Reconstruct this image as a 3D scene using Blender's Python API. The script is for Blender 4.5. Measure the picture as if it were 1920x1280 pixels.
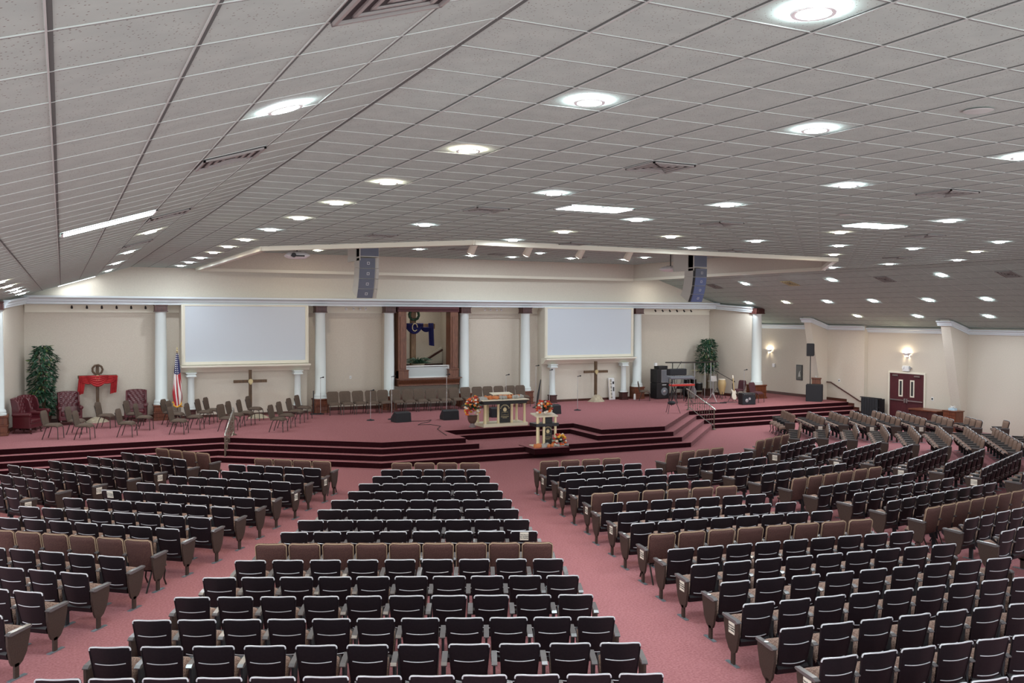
import bpy, bmesh, math, random
from mathutils import Vector, Matrix
D = bpy.data
S = bpy.context.scene
for o in list(D.objects): D.objects.remove(o)
PI = math.pi
R = math.radians

# ------------------------------------------------------------------ camera
CAM_H = 4.62
cam_d = D.cameras.new('camera'); cam = D.objects.new('camera', cam_d); S.collection.objects.link(cam)
cam_d.sensor_width = 36; cam_d.lens = 36 * 1712.85 / 1920; cam_d.clip_end = 200; cam_d.clip_start = .05
_y, _p, _r = R(26.2332), R(-1.65144), R(0.19941)
_f = Vector((math.sin(_y) * math.cos(_p), math.cos(_y) * math.cos(_p), math.sin(_p)))
_rt = Vector((math.cos(_y), -math.sin(_y), 0)); _up = _rt.cross(_f)
_x = _rt * math.cos(_r) + _up * math.sin(_r); _u = -_rt * math.sin(_r) + _up * math.cos(_r)
cam.matrix_world = Matrix(((_x.x, _u.x, -_f.x, 0), (_x.y, _u.y, -_f.y, 0), (_x.z, _u.z, -_f.z, CAM_H), (0, 0, 0, 1)))
S.camera = cam

# ------------------------------------------------------------------ world, exposure
W = D.worlds.new('world'); S.world = W; W.use_nodes = True
W.node_tree.nodes['Background'].inputs[0].default_value = (.93, .96, 1, 1)
W.node_tree.nodes['Background'].inputs[1].default_value = 2.8
S.view_settings.view_transform = 'Standard'; S.view_settings.look = 'None'
S.view_settings.exposure = 0.08; S.view_settings.gamma = 1; S.view_settings.use_curve_mapping = False
LENS_COOL, LENS_WARM, LENS_TROFFER = 520.0, 420.0, 60.0

# ------------------------------------------------------------------ key dimensions
CZ = 6.36; SL = .315; XL, XR = 2.31, 25.95; YW = 36.7; ST = .64; T = .6096
WL, WR = -4.15, 33.0          # side walls
def ceil_z(x): return CZ - SL * max(0, XL - x, x - XR)

# ------------------------------------------------------------------ materials
def mat(name, col, rough=.6, metal=0, spec=.5, noise=None, nscale=20, bump=0, bscale=200, emit=None, estr=0, sheen=0):
    m = D.materials.new(name); m.use_nodes = True; nt = m.node_tree; b = nt.nodes['Principled BSDF']
    b.inputs['Base Color'].default_value = (*col, 1); b.inputs['Roughness'].default_value = rough
    b.inputs['Metallic'].default_value = metal; b.inputs['Specular IOR Level'].default_value = spec
    tc = nt.nodes.new('ShaderNodeTexCoord')
    if noise:
        n = nt.nodes.new('ShaderNodeTexNoise'); n.inputs['Scale'].default_value = nscale; n.inputs['Detail'].default_value = 4
        nt.links.new(tc.outputs['Object'], n.inputs['Vector'])
        cr = nt.nodes.new('ShaderNodeValToRGB'); cr.color_ramp.elements[0].position = .35; cr.color_ramp.elements[1].position = .65
        cr.color_ramp.elements[0].color = (*noise, 1); cr.color_ramp.elements[1].color = (*col, 1)
        nt.links.new(n.outputs['Fac'], cr.inputs['Fac']); nt.links.new(cr.outputs['Color'], b.inputs['Base Color'])
    if bump:
        n2 = nt.nodes.new('ShaderNodeTexNoise'); n2.inputs['Scale'].default_value = bscale; n2.inputs['Detail'].default_value = 2
        nt.links.new(tc.outputs['Object'], n2.inputs['Vector'])
        bp = nt.nodes.new('ShaderNodeBump'); bp.inputs['Strength'].default_value = bump; bp.inputs['Distance'].default_value = .01
        nt.links.new(n2.outputs['Fac'], bp.inputs['Height']); nt.links.new(bp.outputs['Normal'], b.inputs['Normal'])
    if emit:
        b.inputs['Emission Color'].default_value = (*emit, 1); b.inputs['Emission Strength'].default_value = estr
    if sheen: b.inputs['Sheen Weight'].default_value = sheen
    return m
def wood(name, c1, c2, rough=.4, scale=3, axis='Z'):
    m = mat(name, c1, rough); nt = m.node_tree; b = nt.nodes['Principled BSDF']
    tc = nt.nodes.new('ShaderNodeTexCoord'); mp = nt.nodes.new('ShaderNodeMapping')
    mp.inputs['Scale'].default_value = {'Z': (12, 12, 1), 'X': (1, 12, 12)}[axis]
    n = nt.nodes.new('ShaderNodeTexNoise'); n.inputs['Scale'].default_value = scale; n.inputs['Detail'].default_value = 6; n.inputs['Distortion'].default_value = 1.2
    cr = nt.nodes.new('ShaderNodeValToRGB'); cr.color_ramp.elements[0].position = .35; cr.color_ramp.elements[1].position = .68
    cr.color_ramp.elements[0].color = (*c1, 1); cr.color_ramp.elements[1].color = (*c2, 1)
    nt.links.new(tc.outputs['Object'], mp.inputs[0]); nt.links.new(mp.outputs[0], n.inputs['Vector'])
    nt.links.new(n.outputs['Fac'], cr.inputs['Fac']); nt.links.new(cr.outputs['Color'], b.inputs['Base Color'])
    return m
def weave(name, c1, c2, scale=60, rough=.85):
    m = mat(name, c1, rough, spec=.2); nt = m.node_tree; b = nt.nodes['Principled BSDF']
    tc = nt.nodes.new('ShaderNodeTexCoord'); v = nt.nodes.new('ShaderNodeTexVoronoi'); v.inputs['Scale'].default_value = scale
    cr = nt.nodes.new('ShaderNodeValToRGB'); cr.color_ramp.elements[0].position = .25; cr.color_ramp.elements[1].position = .6
    cr.color_ramp.elements[0].color = (*c2, 1); cr.color_ramp.elements[1].color = (*c1, 1)
    nt.links.new(tc.outputs['Object'], v.inputs['Vector']); nt.links.new(v.outputs['Distance'], cr.inputs['Fac'])
    nt.links.new(cr.outputs['Color'], b.inputs['Base Color'])
    return m
M = {}
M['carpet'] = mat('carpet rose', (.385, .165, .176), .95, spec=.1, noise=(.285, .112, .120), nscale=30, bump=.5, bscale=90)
M['riser'] = mat('carpet burgundy', (.024, .0045, .007), .95, spec=.05, noise=(.014, .003, .0045), nscale=30, bump=.3, bscale=90, sheen=.75)  # copy of the tread carpet, riser shade painted into the darker colour
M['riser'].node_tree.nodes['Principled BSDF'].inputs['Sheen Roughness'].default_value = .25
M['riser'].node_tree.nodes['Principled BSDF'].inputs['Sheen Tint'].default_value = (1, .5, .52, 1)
M['wall'] = mat('wall vinyl beige', (.60, .545, .465), .8, spec=.2, noise=(.55, .495, .42), nscale=35, bump=.15, bscale=120)
M['wallw'] = mat('wall cream', (.66, .62, .53), .8, spec=.2, noise=(.62, .58, .50), nscale=35)
M['cream'] = mat('cream paint', (.72, .69, .58), .5)
M['trimw'] = mat('blue white gloss paint', (.66, .72, .75), .4)
M['colw'] = mat('column white', (.68, .75, .74), .4)
M['screen'] = mat('projection fabric', (.56, .61, .66), .8, spec=.1)
M['brownw'] = wood('mahogany', (.085, .022, .010), (.20, .062, .026), .35)
M['darkw'] = wood('dark mahogany', (.035, .011, .010), (.08, .024, .02), .35)
M['redw'] = wood('oxblood door', (.048, .005, .009), (.075, .008, .013), .6)
M['baptw'] = wood('stained oak', (.09, .030, .016), (.21, .085, .045), .4)
M['crossw'] = wood('cross timber', (.05, .025, .010), (.13, .07, .028), .5)
M['base'] = wood('baseboard', (.05, .016, .011), (.10, .032, .02), .4, axis='X')
M['black'] = mat('black', (.012, .012, .014), .4)
M['blackm'] = mat('black matte', (.015, .016, .02), .8)
M['cloth_black'] = mat('speaker grille', (.02, .022, .028), .9, bump=.3, bscale=300)
M['steel'] = mat('steel', (.55, .56, .56), .3, 1)
M['bronze'] = mat('bronze rail', (.20, .18, .14), .35, .8)
M['nickel'] = mat('polished nickel', (.6, .6, .58), .22, 1)
M['plastic'] = mat('chair shell', (.012, .0095, .012), .38, spec=.32, noise=(.008, .006, .009), nscale=40, bump=.06, bscale=400)
M['rim'] = mat('chair shell edge', (.50, .51, .54), .25, spec=.8)  # light grey paints the highlights along shell tops and ridges
M['armm'] = mat('armrest', (.11, .103, .105), .25, spec=.6)
M['panel'] = mat('end panel laminate', (.058, .038, .031), .55, spec=.25, noise=(.042, .028, .023), nscale=60)
M['foot'] = mat('zinc foot', (.30, .38, .42), .35, .7)
M['fab'] = weave('tan brown fabric', (.21, .135, .10), (.11, .06, .048), 70)
M['seatf'] = weave('rose tan seat fabric', (.28, .19, .15), (.13, .075, .062), 55)
M['fabback'] = weave('brown burgundy upholstery', (.105, .054, .046), (.048, .021, .021), 110)
M['welt'] = mat('tan piping', (.36, .26, .17), .7)
M['stf'] = weave('taupe fabric', (.135, .100, .077), (.07, .05, .038), 90)
M['burg'] = mat('burgundy leather', (.085, .012, .018), .3, spec=.6)
M['burgf'] = mat('burgundy fabric', (.07, .018, .026), .8)
M['tube'] = mat('chair tube', (.045, .040, .036), .35, .6)
M['gold'] = mat('gold lettering', (.60, .50, .28), .4, .5)
M['brass'] = mat('pale brass column', (.72, .60, .36), .4)
M['altar'] = mat('travertine edge', (.70, .64, .48), .45)
M['paper'] = mat('paper', (.80, .76, .66), .8)
M['ink'] = mat('ink', (.03, .03, .03), .8)
M['white'] = mat('white plastic', (.75, .76, .76), .4)
M['grey'] = mat('grey plastic', (.30, .31, .33), .5)
M['leaf'] = mat('ficus leaf', (.035, .10, .055), .4, noise=(.018, .055, .032), nscale=8)
M['leaf2'] = mat('yellow green leaf', (.12, .17, .05), .4)
M['trunk'] = mat('trunk', (.10, .06, .035), .8)
M['pot'] = mat('pot bronze', (.10, .055, .042), .45)
M['potg'] = mat('urn foot', (.22, .18, .18), .5)
M['rock'] = mat('burlap', (.50, .44, .32), .9, noise=(.36, .30, .22), nscale=10)
M['redc'] = mat('red cloth', (.45, .025, .028), .7, noise=(.30, .012, .016), nscale=4)
M['bluec'] = mat('blue cloth', (.015, .016, .11), .7)
M['orange'] = mat('orange', (.75, .17, .03), .7); M['redf'] = mat('red flower', (.50, .04, .025), .7)
M['whitef'] = mat('cream flower', (.80, .74, .62), .7); M['yel'] = mat('yellow flower', (.80, .42, .04), .7)
M['gauze'] = mat('grey gauze', (.42, .41, .38), .9); M['ocloth'] = mat('orange tulle', (.62, .22, .08), .8)
M['redkb'] = mat('red keyboard', (.45, .025, .015), .35)
M['silver'] = mat('aluminium', (.50, .50, .52), .35, .7)
M['amp'] = mat('amp grille', (.16, .17, .19), .7, bump=.3, bscale=200)
M['drum'] = mat('conga wood', (.50, .36, .17), .35)
M['louvre'] = mat('vent louvre', (.28, .265, .25), .5)
M['trofdim'] = mat('dim troffer lens', (1, 1, 1), .5, emit=(.95, .97, 1), estr=6)
M['tgrid'] = mat('ceiling tee', (.50, .555, .525), .4)
M['gap'] = mat('tile gap', (.10, .118, .11), .8)  # dark strip painted for the shadow side beside each ceiling tee
M['dark'] = mat('dark slot', (.03, .03, .03), .8)
M['array'] = mat('array grille', (.14, .16, .21), .6, bump=.2, bscale=300)
M['arrayb'] = mat('array box', (.50, .49, .44), .5)
M['arrayblue'] = mat('array grille blue', (.13, .17, .33), .6)
M['nigh'] = mat('picture', (.08, .075, .06), .4)
M['cool'] = mat('cool lens', (1, 1, 1), .5, emit=(.86, .94, 1), estr=LENS_COOL)
M['warm'] = mat('warm lens', (1, 1, 1), .5, emit=(1, .86, .68), estr=LENS_WARM)
M['trof'] = mat('troffer lens', (1, 1, 1), .5, emit=(.80, .95, 1), estr=LENS_TROFFER)
M['bapl'] = mat('small lens', (1, 1, 1), .5, emit=(1, .93, .82), estr=160)
M['bulb'] = mat('sconce bulb', (1, 1, 1), .5, emit=(1, .86, .62), estr=260)
M['spotl'] = mat('spot lens', (1, 1, 1), .5, emit=(1, .95, .85), estr=30)
gl = mat('glass', (.9, .95, .95), .05); gl.node_tree.nodes['Principled BSDF'].inputs['Transmission Weight'].default_value = 1
gl.node_tree.nodes['Principled BSDF'].inputs['IOR'].default_value = 1.02; gl.node_tree.nodes['Principled BSDF'].inputs['Roughness'].default_value = 0; M['glass'] = gl
fg = mat('frosted acrylic', (.55, .60, .60), .35); fg.node_tree.nodes['Principled BSDF'].inputs['Alpha'].default_value = .75; M['acryl'] = fg
def tile_mat():
    m = mat('acoustic tile', (.435, .530, .490), .9, spec=.1); nt = m.node_tree; b = nt.nodes['Principled BSDF']; L = nt.links.new
    tc = nt.nodes.new('ShaderNodeTexCoord')
    v = nt.nodes.new('ShaderNodeTexVoronoi'); v.inputs['Scale'].default_value = 42; L(tc.outputs['Object'], v.inputs['Vector'])
    cr = nt.nodes.new('ShaderNodeValToRGB'); cr.color_ramp.elements[0].position = .13; cr.color_ramp.elements[1].position = .21
    cr.color_ramp.elements[0].color = (.22, .20, .18, 1); cr.color_ramp.elements[1].color = (.435, .530, .490, 1)
    L(v.outputs['Distance'], cr.inputs['Fac'])
    n = nt.nodes.new('ShaderNodeTexNoise'); n.inputs['Scale'].default_value = 5; L(tc.outputs['Object'], n.inputs['Vector'])
    c2 = nt.nodes.new('ShaderNodeValToRGB'); c2.color_ramp.elements[0].color = (.84, .84, .85, 1); c2.color_ramp.elements[1].color = (1.1, 1.09, 1.07, 1)
    L(n.outputs['Fac'], c2.inputs['Fac'])
    mx = nt.nodes.new('ShaderNodeMixRGB'); mx.blend_type = 'MULTIPLY'; mx.inputs[0].default_value = 1
    L(cr.outputs['Color'], mx.inputs[1]); L(c2.outputs['Color'], mx.inputs[2]); L(mx.outputs[0], b.inputs['Base Color'])
    return m
M['tile'] = tile_mat()
def flag_mat():
    m = mat('flag cloth', (.6, .5, .5), .7); nt = m.node_tree; b = nt.nodes['Principled BSDF']; L = nt.links.new
    uv = nt.nodes.new('ShaderNodeUVMap'); sp = nt.nodes.new('ShaderNodeSeparateXYZ'); L(uv.outputs[0], sp.inputs[0])
    def mth(op, a, bb=None):
        n = nt.nodes.new('ShaderNodeMath'); n.operation = op
        for i, q in enumerate((a, bb)):
            if q is None: continue
            if isinstance(q, (int, float)): n.inputs[i].default_value = q
            else: L(q, n.inputs[i])
        return n.outputs[0]
    st = mth('GREATER_THAN', mth('FRACT', mth('MULTIPLY', sp.outputs[0], 6.5)), .5)
    mx = nt.nodes.new('ShaderNodeMixRGB'); L(st, mx.inputs[0]); mx.inputs[1].default_value = (.42, .02, .03, 1); mx.inputs[2].default_value = (.78, .74, .72, 1)
    can = mth('GREATER_THAN', sp.outputs[1], .60)
    du = mth('SUBTRACT', mth('FRACT', mth('MULTIPLY', sp.outputs[0], 7)), .5); dv = mth('SUBTRACT', mth('FRACT', mth('MULTIPLY', sp.outputs[1], 26)), .5)
    star = mth('LESS_THAN', mth('ADD', mth('MULTIPLY', du, du), mth('MULTIPLY', dv, dv)), .06)
    m2 = nt.nodes.new('ShaderNodeMixRGB'); L(star, m2.inputs[0]); m2.inputs[1].default_value = (.02, .025, .10, 1); m2.inputs[2].default_value = (.8, .8, .8, 1)
    m3 = nt.nodes.new('ShaderNodeMixRGB'); L(can, m3.inputs[0]); L(mx.outputs[0], m3.inputs[1]); L(m2.outputs[0], m3.inputs[2])
    L(m3.outputs[0], b.inputs['Base Color']); return m
M['flag'] = flag_mat()

# ------------------------------------------------------------------ mesh helpers
class MB:
    def __init__(s): s.v = []; s.f = []; s.m = []; s.mi = 0; s.uv = None
    def add(s, vs, fs):
        k = len(s.v); s.v += [tuple(v) for v in vs]; s.f += [tuple(i + k for i in f) for f in fs]; s.m += [s.mi] * len(fs); return s
    def box(s, c, d, rz=0, rx=0, ry=0):
        q = Matrix.Rotation(rz, 3, 'Z') @ Matrix.Rotation(ry, 3, 'Y') @ Matrix.Rotation(rx, 3, 'X')
        vs = [Vector(c) + q @ Vector((x * d[0] / 2, y * d[1] / 2, z * d[2] / 2)) for x in (-1, 1) for y in (-1, 1) for z in (-1, 1)]
        return s.add(vs, [(0, 1, 3, 2), (4, 6, 7, 5), (0, 4, 5, 1), (2, 3, 7, 6), (0, 2, 6, 4), (1, 5, 7, 3)])
    def bb(s, x0, x1, y0, y1, z0, z1): return s.box(((x0 + x1) / 2, (y0 + y1) / 2, (z0 + z1) / 2), (x1 - x0, y1 - y0, z1 - z0))
    def prism(s, poly, a, b, ax='z'):
        def P(p, h): return {'z': (p[0], p[1], h), 'y': (p[0], h, p[1]), 'x': (h, p[0], p[1])}[ax]
        n = len(poly); vs = [P(p, a) for p in poly] + [P(p, b) for p in poly]
        return s.add(vs, [tuple(range(n)), tuple(range(2 * n - 1, n - 1, -1))] + [(i, i + n, (i + 1) % n + n, (i + 1) % n) for i in range(n)])
    def tube(s, pts, r, n=8, closed=False):
        pts = [Vector(p) for p in pts]; k = len(pts); vs = []; fs = []
        rr = r if isinstance(r, (list, tuple)) else [r] * k
        ref = None
        for i, p in enumerate(pts):
            t = (pts[(i + 1) % k] - pts[i - 1]) if closed or 0 < i < k - 1 else (pts[1] - pts[0] if i == 0 else pts[-1] - pts[-2])
            t.normalize()
            if ref is None: ref = Vector((0, 0, 1)) if abs(t.z) < .9 else Vector((1, 0, 0))
            a = t.cross(ref)
            if a.length < 1e-4: a = t.cross(Vector((0, 1, 0)))
            a.normalize(); b = a.cross(t); ref = b
            vs += [p + (a * math.cos(2 * PI * j / n) + b * math.sin(2 * PI * j / n)) * rr[i] for j in range(n)]
        for i in range(k if closed else k - 1):
            i2 = (i + 1) % k
            fs += [(i * n + j, i * n + (j + 1) % n, i2 * n + (j + 1) % n, i2 * n + j) for j in range(n)]
        if not closed: fs += [tuple(range(n - 1, -1, -1)), tuple(range((k - 1) * n, k * n))]
        return s.add(vs, fs)
    def lathe(s, prof, c=(0, 0, 0), n=24, ax='z', cap=True):
        vs = []; fs = []; k = len(prof)
        for r, h in prof:
            for j in range(n):
                x, y = r * math.cos(2 * PI * j / n), r * math.sin(2 * PI * j / n)
                vs.append({'z': (c[0] + x, c[1] + y, c[2] + h), 'y': (c[0] + x, c[1] + h, c[2] + y), 'x': (c[0] + h, c[1] + x, c[2] + y)}[ax])
        for i in range(k - 1): fs += [(i * n + j, i * n + (j + 1) % n, (i + 1) * n + (j + 1) % n, (i + 1) * n + j) for j in range(n)]
        if cap: fs += [tuple(range(n - 1, -1, -1)), tuple(range((k - 1) * n, k * n))]
        return s.add(vs, fs)
    def pad(s, fn, nu, nv):
        """closed pad: fn(u,v,side) side 0 = back, 1 = front; u,v in 0..1"""
        vs = []; fs = []; n = nu + 1
        for sd in (0, 1):
            for j in range(nv + 1):
                for i in range(nu + 1): vs.append(fn(i / nu, j / nv, sd))
        o = n * (nv + 1)
        for j in range(nv):
            for i in range(nu):
                a = j * n + i; fs.append((a, a + n, a + n + 1, a + 1)); fs.append((o + a, o + a + 1, o + a + n + 1, o + a + n))
        for i in range(nu):
            fs.append((i, i + 1, o + i + 1, o + i)); a = nv * n + i; fs.append((a, o + a, o + a + 1, a + 1))
        for j in range(nv):
            a = j * n; fs.append((a, o + a, o + a + n, a + n)); a = j * n + nu; fs.append((a, a + n, o + a + n, o + a))
        return s.add(vs, fs)
    def ball(s, c, r, n=6, m=4, sq=1):
        prof = [(max(1e-4, r * math.sin(PI * i / m)), -r * sq * math.cos(PI * i / m)) for i in range(m + 1)]
        return s.lathe(prof, c, n)
    def mesh(s, name, mats, smooth=False):
        me = D.meshes.new(name); me.from_pydata(s.v, [], s.f)
        for m in (mats if isinstance(mats, list) else [mats]): me.materials.append(m)
        if any(s.m): me.polygons.foreach_set('material_index', s.m)
        bm = bmesh.new(); bm.from_mesh(me); bmesh.ops.recalc_face_normals(bm, faces=bm.faces); bm.to_mesh(me); bm.free()
        if smooth:
            me.polygons.foreach_set('use_smooth', [True] * len(me.polygons))
            me.set_sharp_from_angle(angle=R(smooth if smooth is not True else 40))
        me.update(); return me
    def build(s, name, mats, parent=None, smooth=False, bevel=0, loc=None, rz=0):
        o = D.objects.new(name, s.mesh(name, mats, smooth)); S.collection.objects.link(o)
        if parent: o.parent = parent
        if loc: o.location = loc
        if rz: o.rotation_euler[2] = rz
        if bevel:
            md = o.modifiers.new('bevel', 'BEVEL'); md.width = bevel; md.segments = 2; md.limit_method = 'ANGLE'; md.angle_limit = R(40)
        return o
def struct(name, mb, m, **k):
    o = mb.build(name, m, **k); o['kind'] = 'structure'; return o
def thing(name, label, cat, loc=(0, 0, 0), rz=0, group=None):
    o = D.objects.new(name, None); S.collection.objects.link(o); o.location = loc; o.rotation_euler[2] = rz
    o.empty_display_size = .1; o['label'] = label; o['category'] = cat
    if group: o['group'] = group
    return o
def tag(o, label, cat, group=None):
    o['label'] = label; o['category'] = cat
    if group: o['group'] = group
    return o
def copy_thing(root, loc, rz, label, group=None):
    r = root.copy(); S.collection.objects.link(r); r.location = loc; r.rotation_euler[2] = rz; r['label'] = label
    if group: r['group'] = group
    for ch in root.children:
        c = ch.copy(); S.collection.objects.link(c); c.parent = r
        for g in ch.children:
            d = g.copy(); S.collection.objects.link(d); d.parent = c
    return r
ORD = ['', 'first', 'second', 'third', 'fourth', 'fifth', 'sixth', 'seventh', 'eighth', 'ninth', 'tenth', 'eleventh', 'twelfth',
       'thirteenth', 'fourteenth', 'fifteenth', 'sixteenth', 'seventeenth', 'eighteenth', 'nineteenth', 'twentieth']

# ================================================================== STRUCTURE
Y0 = -3.0
struct('floor', MB().bb(WL - 3, WR + 3, Y0, 40, -.3, 0), M['carpet'])

# ---- stage with its steps (outline of the top level, then offsets for each tread)
def offset_poly(p, d):
    n = len(p); out = []
    for i in range(n):
        a, b, c = Vector(p[i - 1]), Vector(p[i]), Vector(p[(i + 1) % n])
        e1 = (b - a).normalized(); e2 = (c - b).normalized()
        n1 = Vector((e1.y, -e1.x)); n2 = Vector((e2.y, -e2.x))   # outward for counter-clockwise
        k = (n1 + n2); k = k / (1 + n1.dot(n2))
        out.append((b.x + k.x * d, b.y + k.y * d))
    return out
BIG = 39.8
top = [(-7, 30.5), (4.62, 30.5), (8.91, 27.22), (11.7, 27.1), (11.74, 29.1), (16.9, 29.15), (16.85, 27.1), (19.45, 26.98), (23.45, 30.85), (WR + 2, 31.1), (WR + 2, BIG), (-7, BIG)]
nonotch = [q for i, q in enumerate(top) if i not in (3, 4, 5, 6)]
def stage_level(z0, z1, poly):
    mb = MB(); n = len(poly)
    mb.mi = 1; mb.prism(poly, z0, z1); mb.m[-(n + 1)] = 0   # top cap is rose carpet, risers its copy with shade painted in
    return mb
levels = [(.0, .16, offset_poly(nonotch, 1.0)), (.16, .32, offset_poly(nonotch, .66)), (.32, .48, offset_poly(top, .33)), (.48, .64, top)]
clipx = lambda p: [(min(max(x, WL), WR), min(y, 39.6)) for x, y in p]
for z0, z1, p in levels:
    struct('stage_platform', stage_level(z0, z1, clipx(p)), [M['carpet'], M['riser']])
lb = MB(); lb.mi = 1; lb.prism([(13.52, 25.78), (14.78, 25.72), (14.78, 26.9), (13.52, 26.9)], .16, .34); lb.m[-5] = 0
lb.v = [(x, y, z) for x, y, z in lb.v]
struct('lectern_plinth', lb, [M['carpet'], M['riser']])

# ---- ceiling
def face_hole(outer, hole, z, name, m):
    bm = bmesh.new(); ed = []
    for loop in (outer, hole):
        vs = [bm.verts.new((x, y, z)) for x, y in loop]
        ed += [bm.edges.new((vs[i], vs[(i + 1) % len(vs)])) for i in range(len(vs))]
    bmesh.ops.triangle_fill(bm, use_beauty=True, use_dissolve=False, edges=ed)
    me = D.meshes.new(name); bm.to_mesh(me); bm.free(); me.materials.append(m)
    o = D.objects.new(name, me); S.collection.objects.link(o); o['kind'] = 'structure'; return o
REC = [(4.6, 36.3), (4.64, 23.94), (8.62, 19.48), (20.7, 20.2), (24.3, 24.3), (24.3, 36.3)]
face_hole([(XL, Y0), (XR, Y0), (XR, YW + .3), (XL, YW + .3)], REC, CZ, 'ceiling', M['tile'])
struct('ceiling', MB().add([(XL, Y0, CZ), (XL, YW + .3, CZ), (WL - .3, YW + 2, ceil_z(WL - .3)), (WL - .3, Y0, ceil_z(WL - .3))], [(0, 1, 2, 3)]), M['tile'])
struct('ceiling', MB().add([(XR, Y0, CZ), (XR, 39.6, CZ), (WR + .3, 39.6, ceil_z(WR + .3)), (WR + .3, Y0, ceil_z(WR + .3))], [(0, 1, 2, 3)]), M['tile'])
RZ = 7.02
struct('ceiling', MB().add([(x, y, RZ) for x, y in REC], [tuple(range(6))]), M['tile'])
def inside(x, y, P):
    c = False
    for i in range(len(P)):
        (x1, y1), (x2, y2) = P[i - 1], P[i]
        if (y1 > y) != (y2 > y) and x < (x2 - x1) * (y - y1) / (y2 - y1) + x1: c = not c
    return c
def crossings(fixed, axis, P):
    out = []
    for i in range(len(P)):
        a, b = P[i - 1], P[i]
        if (a[axis] > fixed) != (b[axis] > fixed):
            t = (fixed - a[axis]) / (b[axis] - a[axis]); out.append(a[1 - axis] + t * (b[1 - axis] - a[1 - axis]))
    return sorted(out)
g = MB(); gr = MB(); w = .015; h = .006
def ybar(mb, x, a, b, z):
    mb.mi = 1; mb.bb(x - .017, x + .001, a, b, z - .003, z + .001); mb.mi = 0; mb.bb(x + .001, x + .016, a, b, z - .007, z + .001)
def xbar(mb, a, b, y, z):
    mb.mi = 1; mb.bb(a, b, y - .001, y + .011, z - .003, z + .001); mb.mi = 0; mb.bb(a, b, y - .010, y - .001, z - .005, z + .001)
xs = [XL + i * T for i in range(1, 39) if XL + i * T < XR]
ys = [j * T for j in range(int(Y0 / T) + 1, 61)]
for x in xs:
    c = crossings(x, 0, REC)
    segs = [(Y0, YW)] if not c else [(Y0, c[0])] + ([(c[1], YW)] if c[1] < YW - .5 else [])
    for a, b in segs: ybar(g, x, a, b, CZ)
    if c: ybar(gr, x, c[0], c[1], RZ)
for y in ys:
    c = crossings(y, 1, REC)
    segs = [(XL, XR)] if not c else [(XL, c[0]), (c[-1], XR)]
    for a, b in segs: xbar(g, a, b, y, CZ)
    if c: xbar(gr, c[0], c[-1], y, RZ)
g.mi = 1; g.bb(XL - .011, XL + .011, Y0, YW, CZ - .008, CZ); g.bb(XR - .011, XR + .011, Y0, YW, CZ - .008, CZ); g.mi = 0
ca = math.atan(SL); TC = T * math.cos(ca)
def slope_bars(mb, x0, sgn, xe, off):
    k = 0
    while True:
        x = x0 + sgn * (off + k * TC); k += 1
        if (x - xe) * sgn > 0: break
        mb.mi = 1; mb.box((x - sgn * .009, (Y0 + 39) / 2, ceil_z(x - sgn * .009) - .001), (.018, 39 - Y0, .004), ry=ca * sgn)
        mb.mi = 0; mb.box((x + sgn * .005, (Y0 + 39) / 2, ceil_z(x + sgn * .005) - h / 2), (.008, 39 - Y0, h), ry=ca * sgn)
    xm = (x0 + xe) / 2; L = abs(xe - x0) / math.cos(ca)
    for y in ys + [61 * T, 62 * T, 63 * T]:
        mb.mi = 1; mb.box((xm, y + .005, ceil_z(xm) - .001), (L, .012, .004), ry=ca * sgn)
        mb.mi = 0; mb.box((xm, y - .005, ceil_z(xm) - .002), (L, .009, .005), ry=ca * sgn)
slope_bars(g, XL, -1, WL, .02); slope_bars(g, XR, 1, WR, .3)
struct('ceiling_grid', g, [M['tgrid'], M['gap']]); struct('ceiling_grid', gr, [M['tgrid'], M['gap']])

# ---- raised recess over the stage: sides and trim
rw = MB(); n = len(REC)
for i in range(n):
    a, b = Vector(REC[i - 1]), Vector(REC[i])
    zb = CZ - .08
    d = (b - a).normalized(); nrm = Vector((-d.y, d.x))   # clockwise loop: left side is outside
    o1, o2 = a + nrm * .06, b + nrm * .06
    rw.prism([tuple(a), tuple(b), tuple(o2), tuple(o1)], zb, RZ + .03)
struct('trim_1', rw, M['wall'])
tr = MB()
for i in range(n):
    a, b = Vector(REC[i - 1]), Vector(REC[i]); d = (b - a).normalized(); nrm = Vector((-d.y, d.x))
    q = [a - nrm * .05 - d * .05, b - nrm * .05 + d * .05, b + nrm * .09 + d * .05, a + nrm * .09 - d * .05]
    tr.prism([tuple(v) for v in q], CZ - .115, CZ - .002)
struct('trim_2', tr, M['cream'])

# ---- stage wall (upper part, cornice, bays)
CB = 4.985
up = MB(); up.prism([(-1.2, CB), (29.5, CB), (29.5, ceil_z(29.5) + .02), (XR, CZ + .02), (XL, CZ + .02), (-1.2, ceil_z(-1.2) + .02)], YW, YW + .2, 'y')
struct('wall_back', up, M['wallw'])
def crown(mb, a, b, z, hh=.27, out=.22, side=1, z2=None):
    """stepped crown moulding from a to b, projecting to the left of a->b * side; z is its bottom"""
    a, b = Vector(a), Vector(b); d = (b - a).normalized(); nn = Vector((-d.y, d.x)) * side; z2 = z if z2 is None else z2
    prof = [(0, 0), (.3, 0), (.34, .22), (.52, .30), (.56, .55), (.86, .72), (1, .76), (1, 1), (0, 1)]
    vs = []
    for p, zz in ((a, z), (b, z2)):
        for u, v in prof: vs.append((p.x + nn.x * u * out, p.y + nn.y * u * out, zz + v * hh))
    k = len(prof)
    mb.add(vs, [tuple(range(k)), tuple(range(2 * k - 1, k - 1, -1))] + [(i, i + k, (i + 1) % k + k, (i + 1) % k) for i in range(k)])
cm = MB(); crown(cm, (-1.2, YW), (29.5, YW), CB, .28, .34, -1)
cm.bb(-1.2, 29.5, YW - .1, YW + .7, CB - .02, CB)
struct('trim_3', cm, M['trimw'])
RY = 37.25
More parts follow.
